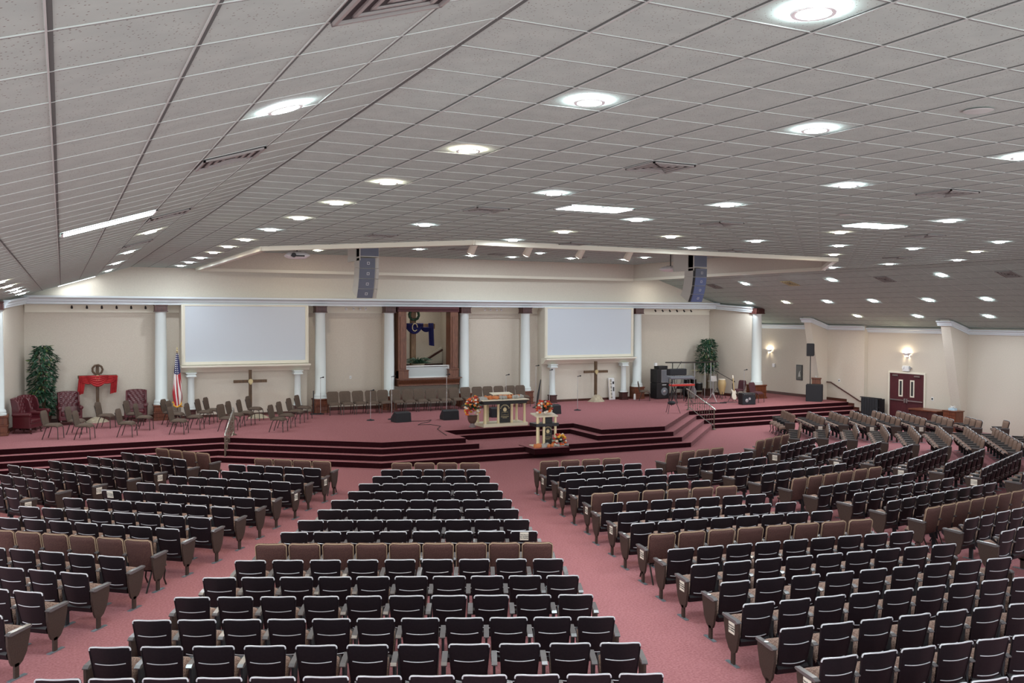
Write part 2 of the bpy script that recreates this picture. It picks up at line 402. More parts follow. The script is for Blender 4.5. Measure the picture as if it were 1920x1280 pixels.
bays = [(-1.2, 4.05), (8.87, 12.67), (15.38, 19.63), (24.41, 29.5)]
bw = MB()
for a, b in bays: bw.bb(a - .1, b + .1, RY, RY + .15, 0, CB)
struct('wall_back', bw, M['wall'])
hd = MB()
for a, b in bays:
    hd.bb(a, b, RY - .10, RY, CB - .12, CB); hd.bb(a, b, RY - .05, RY, CB - .32, CB - .12); hd.bb(a, b, RY - .35, RY, CB - .06, CB - .03)
struct('trim_4', hd, M['cream'])
pm = MB()
for a, b, l, r in ((8.87, 12.67, 9.45, 12.25), (15.38, 19.63, 15.9, 18.75)):   # raised wall panels between columns
    pm.bb(a, l, RY - .06, RY, ST, CB - .3); pm.bb(r, b, RY - .06, RY, ST, CB - .3); pm.bb(l, r, RY - .06, RY, 4.50, CB - .3)
struct('trim_5', pm, M['wall'])
# screen blocks between the bays
for i, (a, b) in enumerate(((4.05, 8.87), (19.63, 24.41))):
    sb = MB(); sb.bb(a, b, 36.52, RY + .1, 2.62, CB); sb.bb(a, b, 36.75, RY + .1, ST, 2.62)
    struct('wall_back', sb, M['wallw'])
    mt = MB()
    prof = [(36.75, 2.40), (36.55, 2.40), (36.50, 2.46), (36.36, 2.56), (36.34, 2.60), (36.22, 2.60), (36.22, 2.66), (36.75, 2.66)]
    mt.add([(a - .04, y, z) for y, z in prof] + [(b + .04, y, z) for y, z in prof], [tuple(range(8)), tuple(range(15, 7, -1))] + [(k, k + 8, (k + 1) % 8 + 8, (k + 1) % 8) for k in range(8)])
    struct('trim_6', mt, M['cream'])
bs = MB()
for a, b in bays: bs.bb(a, b, RY - .03, RY, ST, ST + .14)
for a, b in ((4.05, 8.87), (19.63, 24.41)): bs.bb(a - .02, b + .02, 36.72, 36.75, ST, ST + .10)
bs.prism([(12.67, 37.1), (15.38, 37.1), (15.38, 37.13), (12.67, 37.13)], ST, ST + .14)
struct('baseboard_back', bs, M['base'])
# wing walls running from the stage wall out to the end columns
for (x0, y0, x1, y1, nm) in ((-1.2, YW + .7, -1.72, 34.35, 'wall_left'), (29.5, YW + .7, 30.02, 34.6, 'wall_right')):
    wv = MB(); dx = -.15 if x0 < 10 else .15
    wv.add([(x0, y0, 0), (x1, y1, 0), (x1 + dx, y1, 0), (x0 + dx, y0, 0), (x0, y0, ceil_z(x0) + .01), (x1, y1, ceil_z(x1) + .01), (x1 + dx, y1, ceil_z(x1 + dx) + .01), (x0 + dx, y0, ceil_z(x0 + dx) + .01)],
           [(0, 1, 2, 3), (4, 5, 6, 7), (0, 1, 5, 4), (1, 2, 6, 5), (2, 3, 7, 6), (3, 0, 4, 7)])
    struct(nm, wv, M['wall'])
    cc = MB(); sg = 1 if x0 < 10 else -1
    crown(cc, (x0, YW - .1), (x1, y1 - .1), ceil_z(x0) - .30, .27, .2, sg, z2=ceil_z(x1) - .30); struct('trim_7', cc, M['trimw'])
    bb_ = MB(); crown(bb_, (x0, YW), (x1, y1), ST, .14, .03, sg); struct('baseboard_' + nm[5:], bb_, M['base'])
# far side walls, pilasters
sw = MB(); sw.bb(WL - .15, WL, 24, 39.6, 0, ceil_z(WL) + .05); struct('wall_left', sw, M['wall'])
sw = MB(); sw.bb(WR - .22, WR + .15, 30.2, 39.6, 0, ceil_z(WR - .22) + .05); sw.bb(WR, WR + .15, 15, 30.2, 0, ceil_z(WR) + .05)
struct('wall_right', sw, M['wall'])
struct('wall_back', MB().bb(29.7, WR + .15, 39.45, 39.6, 0, 5.2), M['wall'])
struct('wall_back', MB().bb(WL - .15, -1.4, 39.45, 39.6, 0, 5.5), M['wall'])
cc = MB()
crown(cc, (WR - .22, 39.4), (WR - .22, 30.2), ceil_z(WR - .22) - .23, .2, .16, -1)
crown(cc, (WR, 30.2), (WR, 10), ceil_z(WR) - .24, .2, .16, -1)
crown(cc, (30, 39.45), (WR, 39.45), ceil_z(31.8) - .3, .2, .16, -1)
for yy in (32.65, 25.28, 17.9):
    pl = MB(); xw = WR - (.22 if yy > 30 else 0)
    prof = [(xw + .05, 0), (xw - .28, 0), (xw - .32, .6), (xw - 1.15, ceil_z(xw - 1.15) + .02), (xw + .05, ceil_z(xw) + .02)]
    pl.prism(prof, yy - .22, yy + .22, 'y'); struct('trim_8', pl, M['wall'])
    for q, sd in (((xw, yy - .22), 1), ((xw, yy + .22), -1)):
        crown(cc, q, (xw - 1.12, q[1]), ceil_z(xw) - .24, .2, .14, sd, z2=ceil_z(xw - 1.12) - .24)
    crown(cc, (xw - 1.1, yy - .34), (xw - 1.1, yy + .34), ceil_z(xw - 1.12) - .24, .2, .14, 1)
struct('trim_9', cc, M['trimw'])
bs = MB(); bs.bb(WR - .25, WR - .22, 31.2, 39.4, ST, ST + .13)
for k, (y, z) in enumerate(((30.75, .48), (30.45, .32), (30.15, .16))): bs.bb(WR - .25, WR - .22, y, y + .42, z - .1, z + .13)
bs.bb(30, WR - .22, 39.42, 39.45, ST, ST + .13)
struct('baseboard_right', bs, M['base'])
# ================================================================== COLUMNS
def make_column(label, x, y, zt, r, ped, group, pr=.30):
    t = thing('column', label, 'column', (x, y, ST), 0, group)
    H = zt - ST
    sh = MB(); sh.lathe([(r * 1.28, ped), (r * 1.28, ped + .05), (r * 1.18, ped + .07), (r * 1.22, ped + .12), (r * 1.12, ped + .17), (r * 1.0, ped + .20), (r * 1.0, ped + 1.5), (r * .9, H - .32), (r * .98, H - .30), (r * 1.02, H - .27)], n=28)
    sh.build('shaft', M['colw'], t, smooth=50)
    cp = MB(); q = r * 1.12
    cp.bb(-q, q, -q, q, H - .27, H - .235); cp.bb(-q * .93, q * .93, -q * .93, q * .93, H - .235, H - .04); cp.bb(-q, q, -q, q, H - .04, H)
    cp.bb(-q * .6, q * .6, -q * .96, q * .96, H - .20, H - .08); cp.bb(-q * .96, q * .96, -q * .6, q * .6, H - .20, H - .08)
    cp.build('capital', M['darkw'], t, bevel=.006)
    if ped > .1:
        pd = MB(); p = pr
        pd.bb(-p, p, -p, p, 0, .09); pd.bb(-p * .92, p * .92, -p * .92, p * .92, .09, ped * .48); pd.bb(-p, p, -p, p, ped * .48, ped * .54)
        pd.bb(-p * .92, p * .92, -p * .92, p * .92, ped * .54, ped - .06); pd.bb(-p, p, -p, p, ped - .06, ped)
        for z0, z1 in ((.13, ped * .44), (ped * .58, ped - .1)):
            pd.bb(-p * .7, p * .7, -p * .95, p * .95, z0, z1); pd.bb(-p * .95, p * .95, -p * .7, p * .7, z0, z1)
        pd.build('pedestal', M['brownw'], t, bevel=.008)
    return t
G = 'white columns along the stage wall'
for lab, x, y, zt, ps in (
        ('white column left of the left projection screen, beside the flag', 3.33, 36.6, CB - .02, .30),
        ('white column right of the left projection screen', 9.38, 36.6, CB - .02, .30),
        ('white column just left of the wooden baptistry frame', 12.30, 36.62, CB - .02, .28),
        ('white column just right of the wooden baptistry frame', 15.72, 36.62, CB - .02, .28),
        ('white column left of the right projection screen', 18.70, 36.6, CB - .02, .30),
        ('white column right of the right projection screen', 24.72, 36.6, CB - .02, .28)):
    make_column(lab, x, y, zt, .215, .58, G, ps)
make_column('free standing white column at the right end of the stage', 30.2, 34.45, ceil_z(30.3), .24, .66, None, .36)
make_column('white column cut by the left edge of the photo', -1.95, 34.1, ceil_z(-2), .24, .66, None, .36)
G = 'small columns under the screen shelves'
for lab, x in (('short white column under left end of left screen shelf', 4.38), ('short white column under right end of left screen shelf', 8.42),
               ('short white column under left end of right screen shelf', 20.02), ('short white column under right end of right screen shelf', 23.86)):
    t = thing('short_column', lab, 'column', (x, 36.45, ST), 0, G)
    MB().lathe([(.17, .36), (.17, .40), (.145, .42), (.155, .47), (.13, .52), (.115, 1.55), (.13, 1.57), (.13, 1.60)], n=20).build('shaft', M['colw'], t, smooth=50)
    c = MB(); c.bb(-.18, .18, -.18, .18, 1.60, 1.66); c.bb(-.15, .15, -.15, .15, 1.66, 1.72); c.bb(-.19, .19, -.19, .19, 1.72, 1.76); c.build('capital', M['colw'], t, bevel=.006)
    p = MB(); p.bb(-.17, .17, -.17, .17, 0, .06); p.bb(-.15, .15, -.15, .15, .06, .31); p.bb(-.17, .17, -.17, .17, .31, .36); p.bb(-.11, .11, -.16, .16, .09, .28); p.build('pedestal', M['darkw'], t, bevel=.006)

# ================================================================== PROJECTION SCREENS
for lab, x0, x1 in (('large blank projection screen on the left, beside the flag', 4.05, 8.87), ('blank projection screen on the right, above the plain cross', 19.63, 24.41)):
    t = thing('projection_screen', lab, 'projection screen', ((x0 + x1) / 2, 36.50, 2.68), 0, 'projection screens on the stage wall')
    hw = (x1 - x0) / 2; hh = CB - .02 - 2.68
    f = MB(); f.bb(-hw, -hw + .13, -.05, .02, 0, hh); f.bb(hw - .13, hw, -.05, .02, 0, hh); f.bb(-hw + .13, hw - .13, -.05, .02, 0, .12); f.bb(-hw + .13, hw - .13, -.05, .02, hh - .04, hh)
    for s_ in (-1, 1): f.bb(s_ * (hw - .06) - .02, s_ * (hw - .06) + .02, -.07, -.05, 0, hh)
    f.build('screen_frame', M['cream'], t, bevel=.008)
    MB().bb(-hw + .13, hw - .13, -.03, -.01, .12, hh - .04).build('screen_fabric', M['screen'], t)

# ================================================================== BAPTISTRY
t = thing('baptistry_frame', 'tall stained wood frame around the baptistry opening', 'window frame', (14.02, 36.5, 1.60))
HW = 1.36; HT = CB - .02 - 1.60
for s_ in (-1, 1):
    p = MB(); p.bb(s_ * HW - .0 if s_ < 0 else HW - .36, s_ * HW + .36 if s_ < 0 else HW, -.02, .5, .30, HT - .22)
    p.bb(s_ * HW + .08 if s_ < 0 else HW - .28, s_ * HW + .28 if s_ < 0 else HW - .08, -.05, -.02, .75, HT - .42)
    q0, q1 = (-HW - .0, -HW + .44) if s_ < 0 else (HW - .44, HW + .0)
    p.bb(q0, q1, -.08, .3, .30, .66); p.bb(q0 - .02, q1 + .02, -.10, .3, .66, .70)
    p.build('post', M['baptw'], t, bevel=.008)
p = MB(); p.bb(-HW - .04, HW + .04, -.04, .5, HT - .22, HT); p.bb(-HW, HW, -.09, -.04, HT - .12, HT); p.build('header', M['redw'], t, bevel=.008)
p = MB(); p.prism([(-.02, 0), (-.14, .03), (-.08, .10), (-.16, .20), (-.20, .27), (-.20, .31), (.5, .31), (.5, 0)], -HW - .02, HW + .02, 'x'); p.bb(-HW - .1, HW + .1, -.24, .5, .31, .34); p.build('sill', M['baptw'], t, bevel=.004)
g_ = MB(); g_.bb(-.94, .94, .16, .19, .36, .80); g_.build('glass_front', M['acryl'], t)
f = MB(); f.bb(-1.0, 1.0, .12, .22, .34, .38); f.bb(-1.0, -.94, .12, .22, .38, .86); f.bb(.94, 1.0, .12, .22, .38, .86); f.bb(-1.0, 1.0, .13, .21, .82, .86); f.build('glass_trim', M['white'], t, bevel=.005)
# room behind
rm = MB(); rm.bb(12.3, 15.8, 39.3, 39.45, 1.2, CB + .5); rm.bb(12.2, 12.35, 36.9, 39.4, 1.2, CB + .5); rm.bb(15.7, 15.85, 36.9, 39.4, 1.2, CB + .5); rm.bb(12.2, 15.85, 36.9, 39.4, CB + .4, CB + .5); rm.bb(12.2, 15.85, 36.9, 39.4, 1.1, 1.25)
struct('wall_back', rm, M['wall'])
struct('wall_back', MB().bb(12.6, 15.45, 37.13, 37.25, 0, 1.62), M['wall'])
stp = MB(); stp.prism([(14.2, 2.3), (15.68, 2.3), (15.68, 3.15)], 39.1, 39.28, 'y'); struct('trim_10', stp, M['wallw'])
t = thing('handrail', 'dark diagonal handrail inside the baptistry', 'handrail', (15.0, 38.9, 2.0))
MB().tube([(-.45, 0, .42), (.62, 0, 1.03)], .05, 8).build('rail', M['darkw'], t); MB().bb(-1.2, .62, -.05, .05, .22, .40).build('lower_rail', M['darkw'], t)

def wreath(mb, c, R_, r, n=26, seed=1):
    rnd = random.Random(seed)
    mb.tube([(c[0] + R_ * math.cos(a), c[1], c[2] + R_ * math.sin(a)) for a in [2 * PI * i / n for i in range(n)]], r * .7, 6, True)
    for k in range(3):
        ph = k * 2.1
        mb.tube([(c[0] + (R_ + r * .6 * math.cos(3 * a + ph)) * math.cos(a), c[1] + r * .6 * math.sin(3 * a + ph), c[2] + (R_ + r * .6 * math.cos(3 * a + ph)) * math.sin(a)) for a in [2 * PI * i / n for i in range(n)]], r * .35, 5, True)
def cross(name, label, x, y, z, H, armz, arml, th, m=None):
    t = thing(name, label, 'cross', (x, y, z)); m = m or M['crossw']
    MB().bb(-th / 2, th / 2, -th / 2, th / 2, 0, H).build('upright', m, t, bevel=.006)
    MB().bb(-arml, arml, -th / 2 - .01, th / 2 - .01, armz - th / 2, armz + th / 2).build('crossbeam', m, t, bevel=.006)
    return t
def swag(mb, x0, x1, z, drop, y, wd, n=16, folds=5):
    """hanging cloth swag between two points"""
    vs = []; fs = []
    for j in range(folds * 2 + 1):
        v = j / (folds * 2)
        for i in range(n + 1):
            u = i / n; c = 4 * u * (1 - u)
            vs.append((x0 + (x1 - x0) * u, y - .03 * (j % 2) - .03 * c, z - c * drop * v - wd * v * (1 - .3 * c)))
    k = n + 1
    for j in range(folds * 2):
        for i in range(n): fs.append((j * k + i, j * k + i + 1, (j + 1) * k + i + 1, (j + 1) * k + i))
    mb.add(vs, fs); off = len(vs)
    mb.add([(a, b + .05, c) for a, b, c in vs], [tuple(reversed(f)) for f in fs])
def hang(mb, x0, x1, z0, z1, y, slant=.04, n=12):
    vs = []
    for j, z in enumerate((z0, (z0 + z1) / 2, z1)):
        for i in range(n + 1):
            u = i / n; vs.append((x0 + (x1 - x0) * u + slant * (j - 1) * .5, y - .035 * math.sin(u * PI * 5) * (.6 + .3 * j), z - (slant * u if j == 2 else 0)))
    k = n + 1; fs = [(j * k + i, j * k + i + 1, (j + 1) * k + i + 1, (j + 1) * k + i) for j in range(2) for i in range(n)]
    mb.add(vs, fs); mb.add([(a, b + .05, c) for a, b, c in vs], [tuple(reversed(f)) for f in fs])
# baptistry cross
M['oakx'] = wood('golden cross timber', (.14, .075, .032), (.30, .17, .08), .5)
t = thing('downlight', 'hidden round downlight in the baptistry ceiling', 'ceiling light', (14.2, 38.0, CB + .39)); MB().lathe([(.095, -.006), (.135, -.006), (.14, 0)], n=20, cap=False).build('trim_ring', M['white'], t); MB().lathe([(.002, -.004), (.095, -.004)], n=20, cap=False).build('lens', M['bapl'], t)  # unseen lamp added to brighten the room behind the opening
t = cross('wooden_cross', 'tall wooden cross draped in blue inside the baptistry', 13.93, 38.2, 2.25, 2.5, 1.86, 1.0, .22, M['oakx'])
for o in t.children: o.location.x = 0
w_ = MB(); wreath(w_, (0, -.16, 2.36), .22, .07); w_.build('wreath', M['leaf'], t)
c = MB(); swag(c, -.42, .42, 2.0, .38, -.18, .14); swag(c, .34, .78, 1.82, .16, -.16, .08); hang(c, .70, .93, 2.0, 1.02, -.17); swag(c, -.9, -.34, 1.82, .16, -.16, .08); c.build('blue_drape', M['bluec'], t, smooth=60)
k_ = MB(); k_.tube([(.12 * math.cos(a), -.26, 1.82 + .17 * math.sin(a)) for a in [i * .7 for i in range(9)]], .022, 5); k_.build('rope_knot', M['gold'], t)
def fronds(mb, c, n, L, seed, up=.8, w=.03):
    rnd = random.Random(seed)
    for i in range(n):
        a = rnd.uniform(0, 2 * PI); l = L * rnd.uniform(.6, 1.1); e = rnd.uniform(.3, up)
        d = Vector((math.cos(a), math.sin(a), 0)); s_ = Vector((-d.y, d.x, 0)) * w
        pts = [Vector(c) + d * l * tt * (.5 + .5 * tt) + Vector((0, 0, l * e * (1.7 * tt - 1.3 * tt * tt))) for tt in (0, .3, .6, 1)]
        ws = (.5, 1, .8, .05)
        vs = []
        for p, q in zip(pts, ws): vs += [p - s_ * q, p + Vector((0, 0, .01)), p + s_ * q]
        mb.add(vs, [(3 * i2, 3 * i2 + 1, 3 * i2 + 4, 3 * i2 + 3) for i2 in range(3)] + [(3 * i2 + 1, 3 * i2 + 2, 3 * i2 + 5, 3 * i2 + 4) for i2 in range(3)])
t = thing('potted_fern', 'dark green fern at the foot of the baptistry cross', 'plant', (13.85, 37.35, 2.45))
MB().lathe([(.02, -.30), (.22, -.28), (.30, .06), (.26, .06)], n=14).build('pot', M['rock'], t, smooth=True)
m_ = MB(); fronds(m_, (0, 0, 0), 110, .6, 4, 1.0, .028); m_.build('foliage', M['leaf'], t)

# left cross with red drape
t = cross('wooden_cross', 'wooden cross with red drape and thorn ring, near the leather chairs', 1.16, 36.97, ST, 2.1, 1.66, .66, .11)
w_ = MB(); wreath(w_, (0, -.1, 1.92), .17, .045, 22, 2); w_.build('wreath', M['trunk'], t)
c = MB(); swag(c, -.62, .02, 1.70, .18, -.10, .18); swag(c, -.02, .64, 1.70, .18, -.10, .18); swag(c, -.36, .36, 1.71, .34, -.14, .12); hang(c, -.66, -.43, 1.69, .98, -.11, -.08); hang(c, .44, .66, 1.69, 1.02, -.11, -.05)
c.build('red_drape', M['redc'], t, smooth=60)
k_ = MB(); k_.tube([(.07 * math.cos(a), -.16, 1.62 + .10 * math.sin(a)) for a in [i * .7 for i in range(9)]], .018, 5); k_.build('rope_knot', M['gold'], t)
def burlap(name, lab, x, y, r, h, seed):
    rnd = random.Random(seed); mb = MB()
    n = 18; vs = [(0, 0, h)]; rings = 4
    for j in range(1, rings + 1):
        for i in range(n):
            a = 2 * PI * i / n; q = r * j / rings * rnd.uniform(.85, 1.15); vs.append((q * math.cos(a), q * math.sin(a) * .7, h * (1 - (j / rings) ** 1.6) * rnd.uniform(.8, 1.1) if j < rings else 0))
    fs = [(0, 1 + i, 1 + (i + 1) % n) for i in range(n)]
    for j in range(rings - 1):
        for i in range(n): fs.append((1 + j * n + i, 1 + (j + 1) * n + i, 1 + (j + 1) * n + (i + 1) % n, 1 + j * n + (i + 1) % n))
    fs.append(tuple(range(1 + (rings - 1) * n + n - 1, (rings - 1) * n, -1)))
    mb.add(vs, fs); o = mb.build(name, M['rock'], smooth=60, loc=(x, y, ST)); tag(o, lab, 'cloth')
burlap('burlap_cloth', 'crumpled burlap around the foot of the red draped cross', 1.13, 36.72, .42, .2, 1)
burlap('burlap_cloth', 'crumpled burlap around the foot of the plain right cross', 22.18, 36.1, .42, .32, 2)
burlap('burlap_cloth', 'crumpled burlap at the foot of the cross under left screen', 6.75, 35.75, .42, .16, 3)
for lab, x, y, H in (('dark wooden cross under the left projection screen', 6.55, 36.3, 1.82), ('brown wooden cross under the right projection screen', 22.18, 36.22, 1.86)):
    t = cross('wooden_cross', lab, x, y, ST, H, 1.38, .63, .11)
    k_ = MB(); k_.lathe([(.01, -.09), (.09, -.09), (.09, -.06), (.05, -.06)], (0, 0, 1.38), 12, 'y'); k_.tube([(.05 * math.cos(a), -.1, 1.36 + .10 * math.sin(a)) for a in [i * .7 for i in range(9)]], .016, 5); k_.build('emblem', M['gold'], t)

# flag
t = thing('flag', 'furled striped flag with gold fringe on a pole beside left screen', 'flag', (3.86, 36.2, ST))
MB().lathe([(.16, 0), (.16, .03), (.05, .07), (.02, .10), (.016, .12), (.016, 2.55)], n=14).build('pole', M['pot'], t, smooth=True)
MB().lathe([(.002, 2.52), (.03, 2.55), (.035, 2.6), (.012, 2.63), (.03, 2.68), (.002, 2.76)], n=10).build('finial', M['gold'], t, smooth=True)
def flag_mesh():
    mb = MB(); n = 40; k = 14; vs = []; fs = []; uvs = []
    for j in range(k + 1):
        v = j / k; z = .62 + 1.88 * v; rr = .035 + .125 * (1 - v) ** .8 if v > .15 else .11 + .22 * v
        for i in range(n + 1):
            u = i / n; a = 2 * PI * u; q = rr * (1 + .28 * math.sin(7 * a + 2 * v))
            vs.append((q * math.cos(a), q * .5 * math.sin(a), z - .10 * math.sin(a * 1.5 + 1) * (1 - v))); uvs.append((u * 1.0 + .22 * v, v))
    for j in range(k):
        for i in range(n): fs.append((j * (n + 1) + i, j * (n + 1) + i + 1, (j + 1) * (n + 1) + i + 1, (j + 1) * (n + 1) + i))
    me = D.meshes.new('flag cloth'); me.from_pydata(vs, [], fs); uvl = me.uv_layers.new(name='UVMap')
    for l in me.loops: uvl.data[l.index].uv = uvs[l.vertex_index]
    me.materials.append(M['flag']); me.polygons.foreach_set('use_smooth', [True] * len(me.polygons)); return me
fo = D.objects.new('cloth', flag_mesh()); S.collection.objects.link(fo); fo.parent = t
fr = MB(); fr.tube([(.14 * math.cos(a) * (1 + .25 * math.sin(7 * a)), .08 * math.sin(a), .60 - .10 * math.sin(a * 1.5 + 1)) for a in [i * PI / 16 for i in range(33)]], .025, 5); fr.build('fringe', M['yel'], t)

# ficus trees
def ficus(label, x, y, H, wdt, seed, n=950, low=.1):
    t = thing('potted_ficus', label, 'plant', (x, y, ST)); rnd = random.Random(seed)
    MB().lathe([(.02, 0), (.20, 0), (.27, .34), (.29, .36), (.25, .36), (.02, .32)], n=18).build('pot', M['pot'], t, smooth=True)
    tk = MB()
    for k in range(3): tk.tube([(.04 * k - .04, 0, .3), (.06 * math.sin(k), .05 * math.cos(k * 2), H * .5), (.16 * math.sin(k * 2), .12 * math.cos(k * 2), H * .85)], [.03, .022, .01], 6)
    tk.build('trunk', M['trunk'], t)
    lf = MB()
    for i in range(n):
        z = rnd.uniform(low, 1); a = rnd.uniform(0, 2 * PI)
        prof = wdt * (.70 + .30 * min(1, z * 1.5)) * (1 - max(0, z - .82) * 3.0) * (1 + .18 * math.sin(a * 3 + z * 9))
        q = prof * math.sqrt(rnd.uniform(.25, 1)); p = Vector((q * math.cos(a), q * math.sin(a) * .8, z * H))
        out = Vector((math.cos(a), math.sin(a), 0)); L = rnd.uniform(.13, .22); dr = Vector((out.x * .75, out.y * .75, -.75 + rnd.uniform(-.35, .9))).normalized()
        sd = dr.cross(out + Vector((rnd.uniform(-.5, .5), rnd.uniform(-.5, .5), .6))).normalized() * L * .22
        lf.mi = 1 if rnd.random() < .07 else 0
        up_ = dr.cross(sd).normalized() * L * .06
        lf.add([p, p + dr * L * .45 + sd, p + dr * L * .5 + up_, p + dr * L * .45 - sd, p + dr * L], [(0, 1, 2), (0, 2, 3), (1, 4, 2), (2, 4, 3)])
    lf.build('foliage', [M['leaf'], M['leaf2']], t)
ficus('tall bushy ficus in the left stage corner behind leather chairs', -.62, 36.62, 2.85, .42, 3, 1500, .14)
ficus('ficus tree behind the drum shield on the right', 28.85, 36.5, 2.85, .50, 5, 1100, .42)

# ================================================================== STAGE CHAIRS
def make_stack_chair(name, fab, label, group):
    t = thing(name, label, 'chair', (0, -50, ST), 0, group)
    def bk(u, v, sd):
        z = .40 + .50 * v; x = (u - .5) * 2
        hw = .222 + .022 * v
        if v > .86: hw -= .06 * ((v - .86) / .14) ** 2
        th = .055 * (1 - .8 * abs(x) ** 5) * (1 - .85 * max(0, v - .85) / .15)
        y = -.20 - .10 * v - .025 * (1 - x * x)
        return (x * hw, y - th / 2 if sd == 0 else y + th / 2, z)
    MB().pad(bk, 10, 9).build('backrest', fab, t, smooth=60)
    def se(u, v, sd):
        x = (u - .5) * 2; y = -.21 + .44 * v; hw = .225 - .02 * abs(v - .5)
        th = .07 * (1 - .7 * abs(x) ** 6) * (1 - .6 * abs(2 * v - 1) ** 6)
        return (x * hw, y, .43 + (th if sd else -.01) - .035 * max(0, v - .8) / .2)
    MB().pad(se, 10, 9).build('seat', fab, t, smooth=60)
    for s_ in (-1, 1):
        MB().tube([(s_ * .2, .10, .415), (s_ * .205, .19, .40), (s_ * .21, .225, .34), (s_ * .225, .24, 0)], .013, 8).build('front_leg', M['tube'], t, smooth=True)
        MB().tube([(s_ * .2, -.02, .415), (s_ * .205, -.10, .40), (s_ * .21, -.14, .33), (s_ * .225, -.25, 0)], .013, 8).build('rear_leg', M['tube'], t, smooth=True)
    fr = MB()
    for s_ in (-1, 1): fr.tube([(s_ * .2, .12, .415), (s_ * .2, -.18, .415), (s_ * .21, -.24, .50), (s_ * .225, -.31, .80)], .012, 8)
    fr.tube([(-.2, .1, .415), (.2, .1, .415)], .011, 6); fr.tube([(-.2, -.1, .415), (.2, -.1, .415)], .011, 6)
    fr.build('seat_frame', M['tube'], t, smooth=True)
    return t
def unit(proto_used=[]): pass
GS = 'loose taupe chairs on the left of the stage'
stc = make_stack_chair('stacking_chair', M['stf'], 'x', GS)
spots = [(-0.28, 32.42, -92, 'nearest loose taupe chair at far left, before the leather chairs'), (0.41, 33.44, -92, 'taupe chair behind the nearest left pair, before the burlap'), (0.62, 31.94, -90, 'second taupe chair from left along the stage front'),
 (1.35, 34.75, -95, 'lone taupe chair in front of the red draped cross'), (1.87, 32.04, -93, 'third taupe chair from left along the stage front'), (2.51, 33.64, -90, 'taupe chair in front of the right leather wingback'), (2.27, 34.91, -95, 'taupe chair right against the single leather wingback'),
 (3.51, 34.96, -98, 'taupe chair behind its pair, before the flag column pedestal'), (3.62, 34.25, -97, 'taupe chair just in front of the flag pole'), (3.46, 32.04, -95, 'taupe chair near the stage edge left of the handrail'), (4.1, 33.07, -95, 'narrow looking taupe chair between flag and handrail'),
 (4.63, 34.53, -98, 'taupe chair before left small screen column, front of pair'), (4.99, 35.1, -98, 'taupe chair before left small screen column, back of pair'), (5.05, 32.16, -110, 'taupe chair seen through the left stair railing'), (5.49, 33.19, -100, 'taupe chair just right of the left stair railing'),
 (5.94, 33.67, -98, 'taupe chair in front of the left screen cross'), (6.49, 34.98, -100, 'taupe chair against the foot of left screen cross'), (6.57, 31.25, -103, 'rightmost front taupe chair near the stage edge'), (7.07, 32.29, -103, 'second chair back in the diagonal right of the railing'), (7.68, 33.5, -104, 'third chair back in the diagonal right of the railing'), (8.25, 34.67, -104, 'last chair back in the diagonal, near the column')]
for i, (x, y, a, lab) in enumerate(spots):
    a -= 20
    if i == 0: stc.location = (x, y, ST); stc.rotation_euler[2] = R(a); stc['label'] = lab
    else: copy_thing(stc, (x, y, ST), R(a), lab)
for i in range(17):
    x = 9.66 + i * .526
    copy_thing(stc, (x, 35.55, ST), R(180 + (3 if i % 3 else -2)), f'{ORD[i + 1]} taupe chair from the left in the straight row below the baptistry', 'row of taupe chairs along the stage wall')
brc = copy_thing(stc, (24.45, 35.55, ST), R(-125), 'single taupe chair at the column left of the amplifier stack')
if 'group' in brc: del brc['group']
bg = make_stack_chair('stacking_chair', M['burgf'], 'burgundy chair behind the white guitar', 'burgundy chairs for the band')
bg.location = (28.95, 34.3, ST); bg.rotation_euler[2] = R(95)
copy_thing(bg, (28.75, 32.75, ST), R(-165), 'burgundy chair beside the end column, behind the black combo amplifier')

# leather wing chairs
def make_wing():
    t = thing('wingback_chair', 'x', 'armchair', (0, -50, ST), 0, 'burgundy leather wingback chairs')
    rnd = random.Random(2)
    def bk(u, v, sd):
        x = (u - .5) * 2; z = .40 + .78 * v; hw = .31
        y = -.26 - .13 * v
        if sd == 0: return (x * hw, y - .06, z - .03 * x * x * v)
        tuft = .022 * math.cos(u * 8 * PI + (PI if int(v * 7) % 2 else 0)) * math.cos(v * 14 * PI) if v > .3 else 0
        return (x * hw, y + .05 + tuft, z - .03 * x * x * v)
    MB().pad(bk, 24, 28).build('backrest', M['burg'], t, smooth=60)
    bt = MB()
    for j in range(4):
        for i in range(5 - j % 2): bt.ball(((i - 2 + .5 * (j % 2)) * .12, -.27 - .09 - .04 * j + .07, .66 + .13 * j), .012)
    bt.build('buttons', M['burg'], t)
    for s_ in (-1, 1):
        MB().prism([(-.36, .62), (-.12, .66), (-.10, .80), (-.16, 1.02), (-.26, 1.14), (-.40, 1.15)], s_ * .30, s_ * .36, 'x').build('wing', M['burg'], t, bevel=.02)
        a = MB(); a.bb(s_ * .30, s_ * .38, -.34, .24, .18, .60); a.lathe([(.02, -.36), (.065, -.34), (.07, .26), (.05, .28), (.01, .285)], (s_ * .35, 0, .62), 14, 'y'); a.build('arm', M['burg'], t, bevel=.015)
    MB().bb(-.30, .30, -.24, .27, .32, .47).build('seat_cushion', M['burg'], t, bevel=.04)
    MB().bb(-.36, .36, -.32, .25, .18, .33).build('apron', M['burg'], t, bevel=.02)
    for x in (-.31, .31):
        MB().tube([(x, .20, .20), (x * 1.05, .25, .12), (x * 1.0, .22, .05), (x * 1.08, .27, .0)], [.04, .035, .02, .03], 8).build('front_leg', M['darkw'], t, smooth=True)
        MB().tube([(x, -.27, .20), (x, -.36, 0)], [.03, .022], 8).build('rear_leg', M['darkw'], t, smooth=True)
    return t
wg = make_wing()
